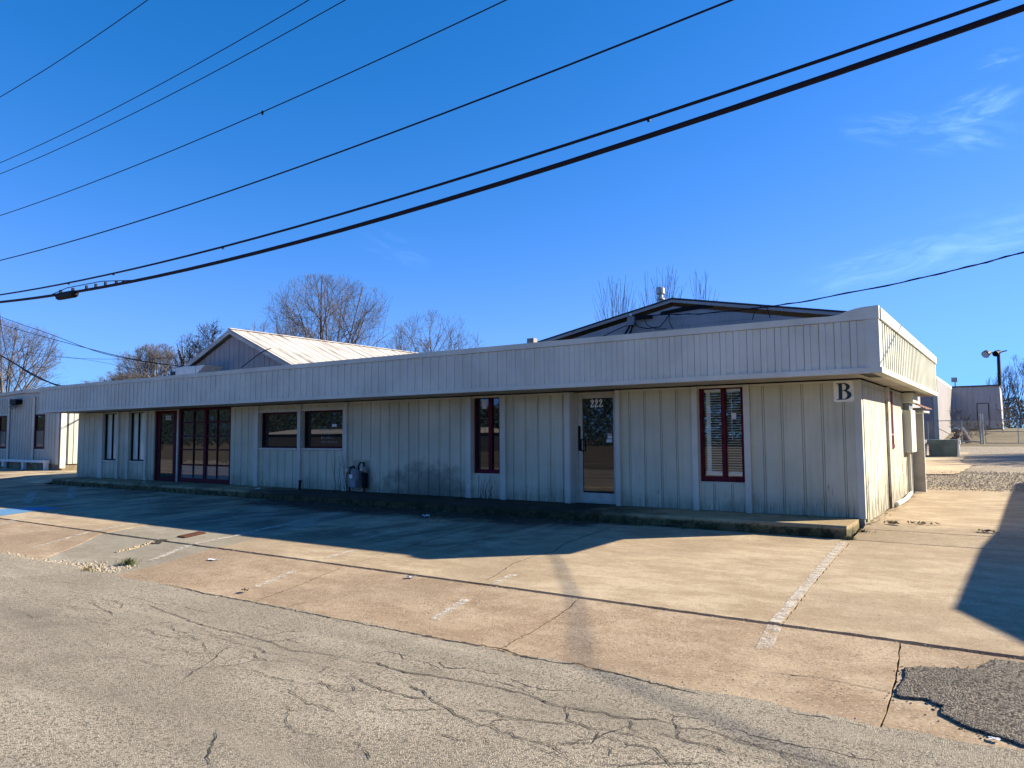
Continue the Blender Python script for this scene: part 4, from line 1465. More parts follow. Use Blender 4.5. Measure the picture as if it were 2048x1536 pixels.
lg, zt_l = gable('gabled_building', 'gabled building with a weathered white metal roof behind the left half of the offices', -21.88, 5.46, -25.62, -18.30, 3.91, 3.91, 3.0, 28.0, MT['oldwood'], .30, MT['roof'], .18, .05, 1)
# roof seams running down the sunny slope
sx, sz = -18.30 + 21.88, 3.91 - 5.46
ln = sqrt(sx * sx + sz * sz)
k = 0
y = 2.95
while y < 27.8:
    def seam(m):
        m.prism([(0, 0, 0), (0, .04, 0), (0, .02, .014)], (sx, 0, sz))
    piece('roof_seam', 'seam', seam, MT['roof'], lg, (-21.88, y, 5.463))
    y += .52
MB().prism([(-22.0, 2.8, 5.45), (-21.88, 2.8, 5.50), (-21.76, 2.8, 5.45)], (0, 25.2, 0)).build('ridge_cap', MT['roof'], lg)

rg, zt_r = gable('low_gabled_building', 'low gabled building of weathered grey planks rising behind the right half of the offices', -6.16, 5.50, -10.85, -1.30, 4.57, 4.60, 7.0, 24.0, MT['plank'], .24, MT['roof_dark'], .07, .05, 2, vertical=False, barge='plank', bw_=.09)
MB().box(-10.98, -10.72, 6.40, 6.62, 4.42, 4.60).build('gutter_end', MT['metalwall2'], rg)
MB().prism([(-6.6, 6.99, 5.02), (-4.9, 6.99, 5.10), (-5.0, 6.99, 5.22), (-5.7, 6.99, 5.20), (-6.5, 6.99, 5.12)], (0, -.02, 0)).build('torn_opening', MT['black'], rg)

vp = thing('vent_pipe', (-6.95, 9.0, 5.3), 'metal flue pipe with a ribbed cap rising beside the low gable', 'flue')
MB().lathe((-7.05, 8.2, 5.2), [(.07, 0), (.07, .55)], 12).build('pipe', MT['steel'], vp)
MB().lathe((-7.05, 8.2, 5.2), [(.075, .50), (.13, .52), (.13, .56), (.08, .60), (.08, .68), (.14, .71), (.14, .88), (.10, .92)], 14).build('cap', MT['steel'], vp)

ru = thing('rooftop_unit', (-23.2, 2.2, 2.9), 'pale boxy air unit on the roof in front of the left gable', 'rooftop unit')
bevel(MB().box(-23.60, -22.35, 1.75, 2.6, 2.91, 4.03).build('housing', MT['white'], ru), .02)
MB().prism([(-22.345, 1.8, 3.70), (-21.80, 1.8, 4.03), (-22.345, 1.8, 4.03)], (0, .75, 0)).build('hood', MT['white'], ru)
MB().box(-24.10, -23.605, 1.85, 2.6, 2.91, 3.90).build('side_cabinet', MT['roof_dark'], ru)

# service entrance on the low gable
sv = thing('service_mast', (-7.45, 6.9, 4.6), 'grey electrical service head with looping cables on the plank gable', 'service mast')
m = MB().box(-7.56, -7.34, 6.80, 6.975, 4.78, 5.04)
m.build('junction_box', MT['meter_grey'], sv)
for a, b in (((-7.50, 6.86, 4.78), (-7.72, 6.80, 4.38)), ((-7.40, 6.86, 4.78), (-7.52, 6.80, 4.36))):
    MB().tube([a, b], .028, 7).build('conduit', MT['black'], sv)
MB().tube([(-7.55, 6.85, 4.80), (-8.0, 6.82, 4.66), (-8.42, 6.80, 4.50)], .014, 5).build('cable', MT['rubber'], sv)
MB().tube([(-7.36, 6.84, 4.86), (-7.2, 6.80, 4.70), (-6.9, 6.80, 4.62), (-6.5, 6.80, 4.64), (-6.34, 6.82, 4.80), (-6.2, 6.84, 5.0)], .014, 5).build('cable', MT['rubber'], sv)
MB().tube([(-7.02, 6.84, 4.92), (-6.9, 6.80, 4.72), (-6.6, 6.80, 4.58), (-6.3, 6.80, 4.56)], .012, 5).build('cable', MT['rubber'], sv)
MB().tube([(-6.2, 6.84, 5.0), (-6.22, 6.82, 4.8), (-6.1, 6.80, 4.55)], .012, 5).build('cable', MT['rubber'], sv)
MB().box(-7.30, -6.80, 6.86, 6.97, 4.94, 5.02).build('splice_box', MT['black'], sv)
MB().lathe((-7.43, 6.78, 5.05), [(.03, 0), (.045, .03), (.03, .07)], 8).build('insulator', MT['white'], sv)
tag(MB().tube([(-3.79, 6.86, 4.60), (-3.7, 6.84, 4.85), (-3.50, 6.84, 4.97), (-3.38, 6.84, 4.92), (-3.30, 6.86, 4.60)], .012, 5).build('cable', MT['rubber']), 'black loop of loose cable on the gable wall right of the service head', 'cable')

# ------------------------------------------------------------------ overhead wires on poles outside the frame
import numpy as np


def wire(name, pts, r, label, x0=-44.0, x1=17.0, deg=2, n=48, cat='cable', y=-4.0, mat='rubber', group=None, wob=0.0):
    P = np.array(pts)
    c = np.polyfit(P[:, 0], P[:, 1], min(deg, len(pts) - 1))
    rr = random.Random(len(label))
    out = []
    for k in range(n + 1):
        x = x0 + (x1 - x0) * k / n
        out.append((x, y, float(np.polyval(c, x)) + rr.uniform(-wob, wob)))
    o = MB().tube(out, r, 6).build(name, MT[mat])
    return tag(o, label, cat, group), c


hc, c_heavy = wire('overhead_cable', [(-23.72, 5.65), (-19.94, 5.49), (-15.16, 5.33), (-11.02, 5.36), (-6.72, 5.45), (-2.79, 5.67), (0.09, 5.90), (2.46, 6.11)], .039, 'thickest black overhead cable bundle, the lowest of the lines crossing the sky')
sc, c_sec = wire('overhead_cable', [(-23.74, 5.89), (-11.03, 5.70), (-4.64, 5.83), (-0.54, 6.08), (2.18, 6.3)], .023, 'black overhead cable running just above the thickest cable bundle')
wire('overhead_cable', [(-23.85, 6.99), (-13.13, 6.9), (-6.87, 7.0), (-3.2, 7.15), (-.85, 7.36)], .015, 'single dark overhead wire third from the bottom across the sky')
wire('power_line', [(-23.99, 8.45), (-10.89, 8.40), (-4.49, 8.65)], .011, 'thin overhead wire fourth from the bottom, with a small dark knot', cat='power line')
wire('power_line', [(-24.12, 9.82), (-14.28, 9.77), (-8.36, 10.01)], .010, 'lower wire of the close pair of thin wires at upper left', cat='power line')
wire('power_line', [(-24.16, 10.19), (-15.41, 10.15), (-9.45, 10.39)], .010, 'upper wire of the close pair of thin wires at upper left', cat='power line')
wire('power_line', [(-24.38, 12.41), (-19.72, 12.42), (-15.65, 12.58)], .012, 'topmost thin wire cutting the upper left corner of the sky', cat='power line')
zc = lambda x: float(np.polyval(c_heavy, x))
MB().lathe((-10.89, -4.0, 8.385), [(.01, -.05), (.035, 0), (.01, .05)], 6).build('wire_clamp', MT['black'], sc)
for x in (-19.3, -16.9, -12.2, -2.0):
    piece('cable_tie', 'tie', lambda m: m.box(-.02, .02, -.02, .02, -.045, .0), MT['black'], sc, (x, -4.0, float(np.polyval(c_sec, x)) - .005))
sp = thing('splice_case', (-19.3, -4.0, zc(-19.3)), 'stubby black splice case hung from the thickest overhead cable at left', 'splice case')
m = MB().tube([(-19.95, -4.0, zc(-19.95) - .05), (-19.85, -4.0, zc(-19.85) - .06), (-18.95, -4.0, zc(-18.95) - .05), (-18.82, -4.0, zc(-18.82) - .04)], [.05, .105, .105, .06], 10)
m.build('case', MT['black'], sp)
for x in (-19.75, -19.05):
    MB().box(x - .03, x + .03, -4.03, -3.97, zc(x) + .0, zc(x) + .12).build('hanger', MT['black'], sp)
MB().tube([(-20.3, -4.0, zc(-20.3) + .03), (-19.4, -4.0, zc(-19.4) + .15), (-17.5, -4.0, zc(-17.5) + .16), (-16.0, -4.0, zc(-16.0) + .03)], .012, 5).build('messenger_wire', MT['black'], sp)
for x in (-18.3, -17.8, -17.3, -16.75, -16.4):
    MB().box(x - .03, x + .03, -4.025, -3.975, zc(x) + .01, zc(x) + .12 - max(0, (x + 17.3)) * .06).build('spacer', MT['black'], sp)
for px, lab in ((-44.0, 'tall wooden utility pole at the far left end of the overhead lines'), (17.0, 'tall wooden utility pole at the right end of the overhead lines')):
    up_ = thing('utility_pole', (px, -3.75, -.2), lab, 'utility pole', 'poles carrying the overhead lines')
    MB().tube([(px, -3.75, -.3), (px, -3.75, 13.6 if px < 0 else 15.5)], [.16, .11], 10).build('pole', MT['wood_pole'], up_)
    MB().box(px - .05, px + .05, -5.0, -2.5, 10.2, 10.32).build('crossarm', MT['wood_pole'], up_)

# service drop from the gable to a pole at the right
dp = [(-7.35, 6.98, 5.07), (-6.05, 6.52, 4.93), (-5.02, 6.14, 4.79), (-3.46, 5.58, 4.69), (-2.1, 5.09, 4.65), (.19, 4.27, 4.71), (1.61, 3.76, 4.81), (2.42, 3.46, 4.90), (3.4, 3.04, 5.12), (4.8, 2.55, 5.5), (8.9, .55, 6.6), (11.68, -.2, 6.85)]
o = MB().tube(dp, .014, 6)
sp2 = []
for i in range(len(dp) - 1):
    for k in range(8):
        t = k / 8
        p = Vector(dp[i]).lerp(Vector(dp[i + 1]), t)
        a = (i * 8 + k) * 1.1
        sp2.append((p.x, p.y + .013 * cos(a), p.z + .018 * sin(a)))
o.tube(sp2, .008, 5)
tag(o.build('service_drop', MT['rubber']), 'twisted black service cable rising from the plank gable to the right', 'cable')


def free_wire(name, pts, r, label, cat='cable', group=None):
    # smooth through the points
    P = [Vector(p) for p in pts]
    out = []
    for i in range(len(P) - 1):
        p0, p1, p2, p3 = P[max(0, i - 1)], P[i], P[i + 1], P[min(len(P) - 1, i + 2)]
        for k in range(6):
            t = k / 6
            out.append(0.5 * ((2 * p1) + (p2 - p0) * t + (2 * p0 - 5 * p1 + 4 * p2 - p3) * t * t + (3 * p1 - p0 - 3 * p2 + p3) * t ** 3))
    out.append(P[-1])
    return tag(MB().tube(out, r, 5).build(name, MT['rubber']), label, cat, group)


free_wire('service_drop', [(-60, 7, 11.4), (-53.16, 7, 9.5), (-45.96, 7, 7.73), (-39.88, 7, 6.19), (-34.73, 7, 5.31), (-31.46, 6.96, 4.9), (-26.0, 3.2, 4.15)], .018, 'upper of two thin cables sagging from the left edge to the white-roofed gable')
free_wire('service_drop', [(-60, 6.9, 10.7), (-53.12, 6.9, 9.02), (-44.65, 6.9, 7.22), (-36.7, 6.9, 5.66), (-31.47, 6.9, 4.86), (-26.0, 3.15, 4.05)], .018, 'lower of two thin cables sagging from the left edge to the white-roofed gable')
free_wire('service_drop', [(-36, -2, 6.6), (-31.56, -1, 4.8), (-28.82, -1, 3.94), (-26.9, -1.0, 3.42), (-26.29, -1.0, 3.32)], .026, 'heavy black cable dropping to the left end of the fascia')
free_wire('service_drop', [(-36, -1.9, 6.5), (-31.5, -.9, 4.72), (-29.4, -.9, 4.02), (-28.0, -.9, 3.62), (-26.2, -.95, 3.31)], .014, 'thinner black cable beside the heavy one dropping to the left end of the fascia')
free_wire('service_drop', [(-41.47, 2.4, 10.1), (-40.57, 2.4, 7.0), (-39.33, 2.45, 4.87), (-38.16, 2.5, 3.72)], .018, 'thin cable hanging steeply to the peak of the grey metal building')
free_wire('overhead_wire', [(-63, 12, 8.35), (-53.61, 12, 7.18), (-46.12, 12, 6.63), (-41.95, 12, 6.4), (-36, 12, 6.2)], .012, 'faint level wire in front of the bare trees at left')
free_wire('overhead_wire', [(-66, 12.2, 8.3), (-53.6, 12.2, 7.15), (-45.5, 12.2, 5.9), (-38, 12.2, 4.6)], .010, 'faint sloping wire crossing below the level wire at left')
free_wire('service_drop', [(-20.95, 2.7, 3.95), (-19.9, 2.75, 4.42), (-19.4, 2.8, 4.55)], .016, 'short black cable climbing the left gable wall from the air unit')

# ------------------------------------------------------------------ grey metal building at the left edge
mbd = thing('metal_building', (-38.2, 4.6, 0), 'grey ribbed metal building with two windows at the left edge', 'building')
Y0 = 2.58
openw = [(-40.86, -39.92, .93, 2.59), (-36.82, -35.80, .93, 2.58)]
m = MB()
xc = -45.0
for a, b, c, d in openw:
    m.box(xc, a, Y0, Y0 + .15, .24, 3.45)
    m.box(a, b, Y0, Y0 + .15, .24, c)
    m.box(a, b, Y0, Y0 + .15, d, 3.45)
    xc = b
m.box(xc, -34.28, Y0, Y0 + .15, .24, 3.45)
m.prism([(-45.0, Y0, 3.45), (-34.28, Y0, 3.45), (-34.28, Y0, 3.54), (-38.1, Y0, 3.64), (-45, Y0, 3.46)], (0, .15, 0))
m.box(-34.43, -34.28, Y0 + .15, 12, .24, 3.50)
m.build('wall', MT['metalwall'], mbd)
x = -44.9
while x < -34.4:
    inw = [w for w in openw if w[0] - .08 < x < w[1] + .04]
    spans = [(.25, 3.42)] if not inw else [(.25, inw[0][2] - .09), (inw[0][3] + .09, 3.42)]
    for a, b in spans:
        if b - a > .1:
            piece('wall_rib', ('rib', round(b - a, 2)), lambda m, h=b - a: m.prism([(0, 0, 0), (.07, 0, 0), (.055, -.03, 0), (.015, -.03, 0)], (0, 0, h)), MT['metalwall'], mbd, (x, Y0 - .001, a))
    x += .305
MB().prism([(-45.1, Y0 - .08, 3.46), (-38.1, Y0 - .08, 3.665), (-34.2, Y0 - .08, 3.56), (-34.2, Y0 - .08, 3.72), (-38.1, Y0 - .08, 3.83), (-45.1, Y0 - .08, 3.62)], (0, .10, 0)).build('eave_trim', MT['trim'], mbd)
MB().prism([(-45.1, Y0 + .03, 3.60), (-38.1, Y0 + .03, 3.81), (-34.15, Y0 + .03, 3.70), (-34.15, Y0 + .03, 3.74), (-38.1, Y0 + .03, 3.85), (-45.1, Y0 + .03, 3.64)], (0, 9.4, 0)).build('roof', MT['roof'], mbd)
for xx in (-39.68, -36.94, -34.40):
    MB().box(xx - .11, xx + .12, Y0 - .06, Y0 - .031, .22, 3.44).build('downspout' if xx > -36 else 'post', MT['trim'], mbd)
MB().box(-45, -34.36, Y0 - .01, 12, -.05, .235).build('foundation', MT['conc'], mbd)
for a, b, c, d in openw:
    w = frame_mb(a + .003, b - .003, c + .003, d - .003, Y0 - .02, Y0 + .12, .07, bottom=.10).build('window', MT['red_dark'], mbd)
    zm = c + (d - c) * .54
    MB().box(a + .074, b - .074, Y0 + .01, Y0 + .06, zm - .03, zm + .03).build('mullion', MT['red_dark'], w)
    MB().box(a + .074, b - .074, Y0 + .03, Y0 + .036, zm + .03, d - .075).build('pane', MT['glass_wavy'], w)
    MB().box(a + .074, b - .074, Y0 + .03, Y0 + .036, c + .105, zm - .03).build('pane', MT['glass_pale'], w)
# sunlit annex wall behind
an = MB()
an.box(-36.6, -35.55, 4.4, 12, -.05, 3.3)
an.build('annex_wall', MT['wall_peel'], mbd)
MB().box(-34.279, -34.20, Y0 + .003, 2.82, .05, 3.4).build('corner_trim', MT['trim'], mbd)
MB().box(-34.279, -34.268, 2.83, 2.955, .24, 3.4).build('side_gap', MT['roof_dark'], mbd)
MB().box(-34.279, -34.255, 3.18, 3.21, .24, 3.4).build('wall_rib', MT['metalwall'], mbd)
fl_ = thing('floodlight', (-38.5, Y0 - .2, 3.1), 'black twin floodlight high on the grey metal wall at left', 'floodlight')
bevel(MB().box(-38.95, -38.25, Y0 - .32, Y0 - .035, 3.10, 3.36).build('housing', MT['black'], fl_), .02)
for dx in (-.15, .22):
    m = MB().tube([(-38.62 + dx, Y0 - .18, 3.10), (-38.62 + dx, Y0 - .24, 3.02), (-38.62 + dx, Y0 - .34, 2.94)], [.04, .07, .11], 10)
    m.build('lamp_head', MT['steel'], fl_)

rl = thing('low_rail', (-37.6, 2.38, 0), 'low white rail on square posts in front of the grey metal building', 'rail')
MB().box(-44, -34.98, 2.30, 2.48, .30, .41).build('beam', MT['white'], rl)
for xx in (-43.0, -39.6, -37.4, -35.12):
    MB().box(xx - .11, xx + .11, 2.32, 2.46, -.06, .297).build('post', MT['white'], rl)
tag(MB().prism([(-41, 1.6, -.05), (-37.9, 1.6, -.05), (-38.2, 1.6, .08), (-40.8, 1.6, .11)], (0, .25, 0)).build('wheel_stop', MT['conc_pale']), 'pale concrete wheel stop at the left edge below the rail', 'wheel stop')

# ------------------------------------------------------------------ rear lane: bins, sheds, fence, lamp pole
def bin_(x0, x1, y0, y1, z0, h, lab):
    t = thing('dumpster', ((x0 + x1) / 2, (y0 + y1) / 2, z0), lab, 'dumpster')
    m = MB()
    m.prism([(x0, y0, z0), (x1 - .04, y0, z0), (x1, y0, z0 + h), (x0, y0, z0 + h)], (0, y1 - y0, 0))
    m.build('body', MT['green_dumpster'], t)
    MB().box(x0 - .02, x1 + .03, y0 - .03, y1 + .02, z0 + h + .002, z0 + h + .03).build('rim', MT['green_dumpster'], t)
    MB().box(x0, x1 - .02, y0 - .02, y0 - .003, z0 + h * .74, z0 + h * .78).build('seam', MT['green_dumpster'], t)
    for q in (.02, .42):
        xx = x0 + (x1 - x0) * q
        MB().box(xx, xx + .03, y0 - .025, y0 - .003, z0 + .02, z0 + h * .73).build('rib', MT['green_dumpster'], t)
    MB().box(x1 + .003, x1 + .06, y0 - .04, y0 + .12, z0 + .0, z0 + h * .72).build('corner_post', MT['white'], t)
    MB().box(x1 + .003, x1 + .10, y0 - .05, y0 + .14, z0 + h * .78, z0 + h).build('side_pocket', MT['white'], t)
    return t


bin_(-1.24, -.11, 24.5, 26.0, .375, .72, 'low grey-green dumpster with pale corner on the pad behind the building')
bin_(-2.9, -1.42, 24.3, 25.8, .375, .72, 'second grey-green dumpster half hidden behind the cream panel')

shA = thing('pale_metal_shed', (-4.5, 52, .7), 'grey metal shed with a sunlit side wall beyond the chain-link fence', 'shed')
xa_ = -2.65
m = MB()
m.prism([(-9, 47.5, .3), (xa_, 47.5, .3), (xa_, 47.5, 5.30), (-9, 47.5, 5.6)], (0, .15, 0))
m.prism([(xa_, 47.5, .3), (xa_, 61.5, 1.2), (xa_, 61.5, 5.25), (xa_, 47.5, 5.30)], (-.15, 0, 0))
m.build('wall', MT['metalwall2'], shA)
MB().box(xa_ - .25, xa_ + .03, 47.38, 47.49, .3, 5.42).build('corner_trim', MT['metalwall'], shA)
MB().prism([(xa_ + .02, 47.4, 5.30), (xa_ + .02, 61.6, 5.24), (xa_ + .02, 61.6, 5.46), (xa_ + .02, 47.4, 5.52)], (-.3, 0, 0)).build('eave_trim', MT['white'], shA)
x = -8.8
while x < -2.5:
    piece('wall_rib', 'ribA', lambda m: m.prism([(0, 0, 0), (.08, 0, 0), (.06, -.03, 0), (.02, -.03, 0)], (0, 0, 4.8)), MT['metalwall2'], shA, (x, 47.498, .4))
    x += .45
shB = thing('mauve_metal_shed', (-.7, 63, 1.7), 'mauve metal shed with an outlined door at the end of the lane', 'shed')
m = MB()
m.prism([(-6, 62, .8), (.96, 62, .8), (.86, 62, 5.42), (-6, 62, 5.42)], (0, 7, 0))
m.build('wall', MT['metalwall3'], shB)
x = -5.8
while x < .7:
    piece('wall_rib', 'ribB', lambda m: m.prism([(0, 0, 0), (.10, 0, 0), (.07, -.035, 0), (.03, -.035, 0)], (0, 0, 3.6)), MT['metalwall3'], shB, (x, 61.998, 1.78))
    x += .42
MB().box(-6, .92, 61.85, 69.2, 5.425, 5.52).build('roof', MT['roof_dark'], shB)
w = frame_mb(-.86, .02, 1.86, 3.98, 61.93, 61.96, .05).build('door', MT['roof_dark'], shB)
MB().box(-.80, -.04, 61.935, 61.955, 1.92, 3.92).build('door_leaf', MT['metalwall3'], w)
MB().box(-6, .9, 61.9, 61.99, 1.2, 1.76).build('skirt', MT['roof_dark'], shB)
fl2 = thing('floodlight', (-2.5, 64, 5.5), 'small floodlight on a short stem above the joint of the two far sheds', 'floodlight')
MB().tube([(-2.45, 63.0, 5.5), (-2.45, 63.0, 6.0)], .05, 6).build('stem', MT['steel'], fl2)
MB().box(-2.72, -2.25, 62.75, 63.05, 5.95, 6.35).build('lamp_head', MT['steel'], fl2)

lp = thing('lamp_pole', (.78, 69.6, 1.7), 'dark lamp pole with two floodlights standing behind the far mauve shed', 'lamp pole')
MB().tube([(.72, 69.6, 1.7), (.78, 69.6, 9.2)], [.19, .14], 8).build('pole', MT['roof_dark'], lp)
MB().tube([(-.05, 69.6, 9.02), (.78, 69.6, 8.95), (1.45, 69.6, 9.12)], .06, 6).build('arm', MT['roof_dark'], lp)
MB().tube([(.15, 69.5, 9.0), (-.15, 69.2, 8.92), (-.25, 69.0, 8.80)], [.12, .33, .36], 12).build('lamp_head', MT['black'], lp)
MB().tube([(-.25, 68.98, 8.795), (-.255, 68.965, 8.788)], [.30, .30], 12).build('lens', MT['lamp_glass'], lp)
MB().tube([(1.0, 69.5, 9.05), (.62, 69.2, 8.90), (.55, 69.0, 8.80)], [.10, .26, .28], 12).build('lamp_head', MT['black'], lp)

fn = thing('chain_link_fence', (-1.5, 46, .66), 'chain-link fence with a double gate post across the end of the lane', 'fence')
zf = zg(46)
for xx in (-3.2, -1.15, -.07, .07):
    MB().tube([(xx, 46, zf - .1), (xx, 46, zf + (2.05 if xx > -.5 else 1.62))], .05 if xx > -.5 else .03, 8).build('post', MT['steel'], fn)
MB().tube([(-6.0, 46, zf + 1.58), (-.07, 46, zf + 1.62)], .025, 6).build('top_rail', MT['steel'], fn)
MB().tube([(-2.9, 46, zf + 1.3), (-1.7, 46, zf + .55)], .02, 5).build('brace', MT['steel'], fn)
m = MB()
for k in range(60):
    x = -6 + k * .1
    m.tube([(x, 46, zf + .05), (x + .8, 46, zf + 1.58)], .0016, 3, False)
    m.tube([(x, 46.01, zf + 1.58), (x + .8, 46.01, zf + .05)], .0016, 3, False)
tag(m.build('wire_mesh', MT['meter_grey'], fn), kind='stuff')
gt = thing('chain_link_gate', (1.5, 46, .66), 'wide chain-link gate closing the lane right of the double post', 'gate')
for xx in (.22, 2.05, 4.0):
    MB().tube([(xx, 46, zf + .03), (xx, 46, zf + 1.62)], .025, 6).build('upright', MT['steel'], gt)
for zz in (.05, .82, 1.62):
    MB().tube([(.2, 45.97, zf + zz), (4.0, 45.97, zf + zz)], .025, 6).build('rail', MT['steel'], gt)
m = MB()
for k in range(38):
    x = .2 + k * .1
    m.tube([(x, 46, zf + .05), (min(x + .8, 4.0), 46, zf + .05 + 1.57 * min(1, (4.0 - x) / .8))], .0016, 3, False)
    m.tube([(x, 46.01, zf + 1.62), (min(x + .8, 4.0), 46.01, zf + 1.62 - 1.57 * min(1, (4.0 - x) / .8))], .0016, 3, False)
tag(m.build('wire_mesh', MT['meter_grey'], gt), kind='stuff')
tag(MB().prism([(-2.0, 46.6, .95), (-.1, 46.6, .84), (-.1, 46.6, .74), (-2.0, 46.6, .85)], (0, .2, 0)).build('timber_beam', simple('grey_timber', (.34, .27, .23))), 'long weathered timber lying behind the chain-link fence', 'timber')
# rubble heap with pale bricks
rb = thing('brick_heap', (-1.3, 47.2, .8), 'heap of red rubble with a curved row of white bricks behind the fence', 'rubble heap')
rr = random.Random(44)
hm = MB()
for k in range(150):
    x = rr.uniform(-1.95, -.72)
    zt_ = .8 + 1.0 * max(0, 1 - abs(x + 1.35) / .65)
    z = rr.uniform(.75, zt_)
    s = rr.uniform(.05, .11)
    y = 47.1 + (zt_ - z) * -.3 + rr.uniform(-.1, .1)
    hm.box(x - s, x + s, y - s * .6, y + s * .6, z - s * .5, z + s * .5)
tag(hm.build('rubble', MT['brick'], rb), kind='stuff')
for k in range(11):
    t = k / 10
    x, z = -1.18 + .50 * t ** .9, 1.78 - 1.0 * t ** 1.2
    piece('white_brick', 'wbrick', lambda m: m.box(-.055, .055, -.05, .05, -.045, .045), MT['white'], rb, (x, 46.85, z))
for k in range(4):
    piece('white_brick', 'wbrick', None, MT['white'], rb, (-1.78 + .14 * k, 46.85, 1.68 + .10 * sin(k)))

# ------------------------------------------------------------------ bare winter trees
def quads_mesh(name, V, F, mat):
    me = bpy.data.meshes.new(name)
    me.vertices.add(len(V))
    me.vertices.foreach_set('co', np.asarray(V, dtype=np.float32).ravel())
    me.loops.add(len(F) * 4)
    me.loops.foreach_set('vertex_index', np.asarray(F, dtype=np.int32).ravel())
    me.polygons.add(len(F))
    me.polygons.foreach_set('loop_start', np.arange(len(F), dtype=np.int32) * 4)
    me.polygons.foreach_set('loop_total', np.full(len(F), 4, dtype=np.int32))
    me.update()
    me.validate()
    me.materials.append(mat)
    return me


def bare_tree(name, label, x, y, h, w, seed, trunk_r=.2, lv=6, kids=(3, 4), trunk_f=.3, spread=.55, up=.10, crown='twig', bark='bark', group=None, z0=None, twig=.011, cat='tree', limbs=9, gnarl=.10):
    rr = random.Random(seed)
    segs = {0: [], 1: []}
    zb = zg(y) - .1 if z0 is None else z0
    cz, rz, rx = h * (.5 + trunk_f * .5) , h * (.5 - trunk_f * .5), w / 2
    ph = [rr.uniform(0, 6) for _ in range(4)]

    def room(p, d):
        # distance from p along d to a lumpy crown ellipsoid
        a_ = atan2(d.y, d.x)
        k = 1 + .16 * sin(2 * a_ + ph[0]) + .10 * sin(5 * a_ + ph[1]) + .12 * sin(4 * d.z + ph[2])
        q = Vector((p.x / (rx * k), p.y / (rx * k), (p.z - cz) / (rz * min(1.0, k))))
        e = Vector((d.x / (rx * k), d.y / (rx * k), d.z / (rz * min(1.0, k))))
        A_, B_, C_ = e.dot(e), q.dot(e), q.dot(q) - 1
        disc_ = B_ * B_ - A_ * C_
        if disc_ <= 0:
            return 0.0
        return max(0.0, (-B_ + sqrt(disc_)) / A_)

    def grow(p, d, L, r, l):
        n = 5 if l < 2 else 3
        pts, rad = [p.copy()], [r]
        q, dd = p.copy(), d.copy()
        j = gnarl * (.6 if l < 2 else 1)
        for k in range(n):
            dd = (dd + Vector((rr.gauss(0, j), rr.gauss(0, j), rr.gauss(0, j * .6) + up * .30))).normalized()
            q = q + dd * (L / n)
            pts.append(q.copy())
            rad.append(max(twig * .75, r * (1 - .75 * (k + 1) / n)))
        segs[0 if l < 1 else 1].append((pts, rad, l))
        if l >= lv:
            return
        nk = rr.randint(*kids) + (2 if l == 1 else 0)
        for c in range(nk):
            t = rr.uniform(.18, .98) if l > 0 else 1
            i = min(n - 1, int(t * n))
            base = pts[i].lerp(pts[i + 1], t * n - i)
            tang = (pts[i + 1] - pts[i]).normalized()
            ax = tang.cross(Vector((rr.gauss(0, 1), rr.gauss(0, 1), rr.gauss(0, 1))))
            if ax.length < 1e-4:
                continue
            nd = Matrix.Rotation(rr.uniform(.45, 1.0) * spread * 1.5, 3, ax.normalized()) @ tang
            nd = (nd + Vector((0, 0, up))).normalized()
            Lc = min(room(base, nd) * rr.uniform(.75, 1.0), L * rr.uniform(.45, .80))
            if Lc < h * .012:
                continue
            grow(base, nd, Lc, max(twig, rad[i] * rr.uniform(.45, .65)), l + 1)

    th = h * trunk_f
    tp = [Vector((0, 0, 0)), Vector((rr.gauss(0, .01) * h, 0, th * .5)), Vector((rr.gauss(0, .02) * h, rr.gauss(0, .02) * h, th))]
    segs[0].append((tp, [trunk_r, trunk_r * .8, trunk_r * .7], 0))
    NL = limbs
    for c in range(NL):
        a_ = 2 * pi * (c + rr.uniform(-.3, .3)) / NL
        tl = (rr.uniform(.15, 1.15) if c else .05) * spread * 1.6
        nd = Vector((sin(tl) * cos(a_), sin(tl) * sin(a_), cos(tl)))
        base = tp[1].lerp(tp[2], rr.uniform(.4, 1.0))
        grow(base, nd, room(base, nd) * rr.uniform(.85, 1.0), trunk_r * rr.uniform(.35, .6), 1)
    sx = sz = 1.0
    t = thing(name, (x, y, zb), label, cat, group)
    mb = MB()
    for pts, rad, l in segs[0]:
        mb.tube([(p.x * sx, p.y * sx, p.z * sz) for p in pts], rad, 7 if l == 0 else 5, cap=False)
    o = link(bpy.data.objects.new('trunk', mb.mesh('trunk', MT[bark])), t, (x, y, zb))
    A, Bp, ra, rb2 = [], [], [], []
    for pts, rad, l in segs[1]:
        for i in range(len(pts) - 1):
            A.append(pts[i]); Bp.append(pts[i + 1]); ra.append(rad[i]); rb2.append(rad[i + 1])
    sc_ = np.array([sx, sx, sz])
    A = np.array(A) * sc_; Bp = np.array(Bp) * sc_
    ra = np.array(ra)[:, None]; rb2 = np.array(rb2)[:, None]
    d_ = Bp - A
    d_ /= np.linalg.norm(d_, axis=1)[:, None] + 1e-9
    ref = np.where(np.abs(d_[:, 2:3]) < .9, np.array([[0, 0, 1.0]]), np.array([[1.0, 0, 0]]))
    s1 = np.cross(d_, ref); s1 /= np.linalg.norm(s1, axis=1)[:, None] + 1e-9
    s2 = np.cross(s1, d_)
    ring = lambda P, R: [P + (s1 * cos(2 * pi * k / 3) + s2 * sin(2 * pi * k / 3)) * R for k in range(3)]
    V = np.stack(ring(A, ra) + ring(Bp, rb2), 1).reshape(-1, 3)
    n_ = len(A)
    base = (np.arange(n_) * 6)[:, None, None]
    Fq = (base + np.array([[[0, 1, 4, 3], [1, 2, 5, 4], [2, 0, 3, 5]]])).reshape(-1, 4)
    o = link(bpy.data.objects.new('crown', quads_mesh('crown', V, Fq, MT[crown])), t, (x, y, zb))
    o['kind'] = 'stuff'
    return t


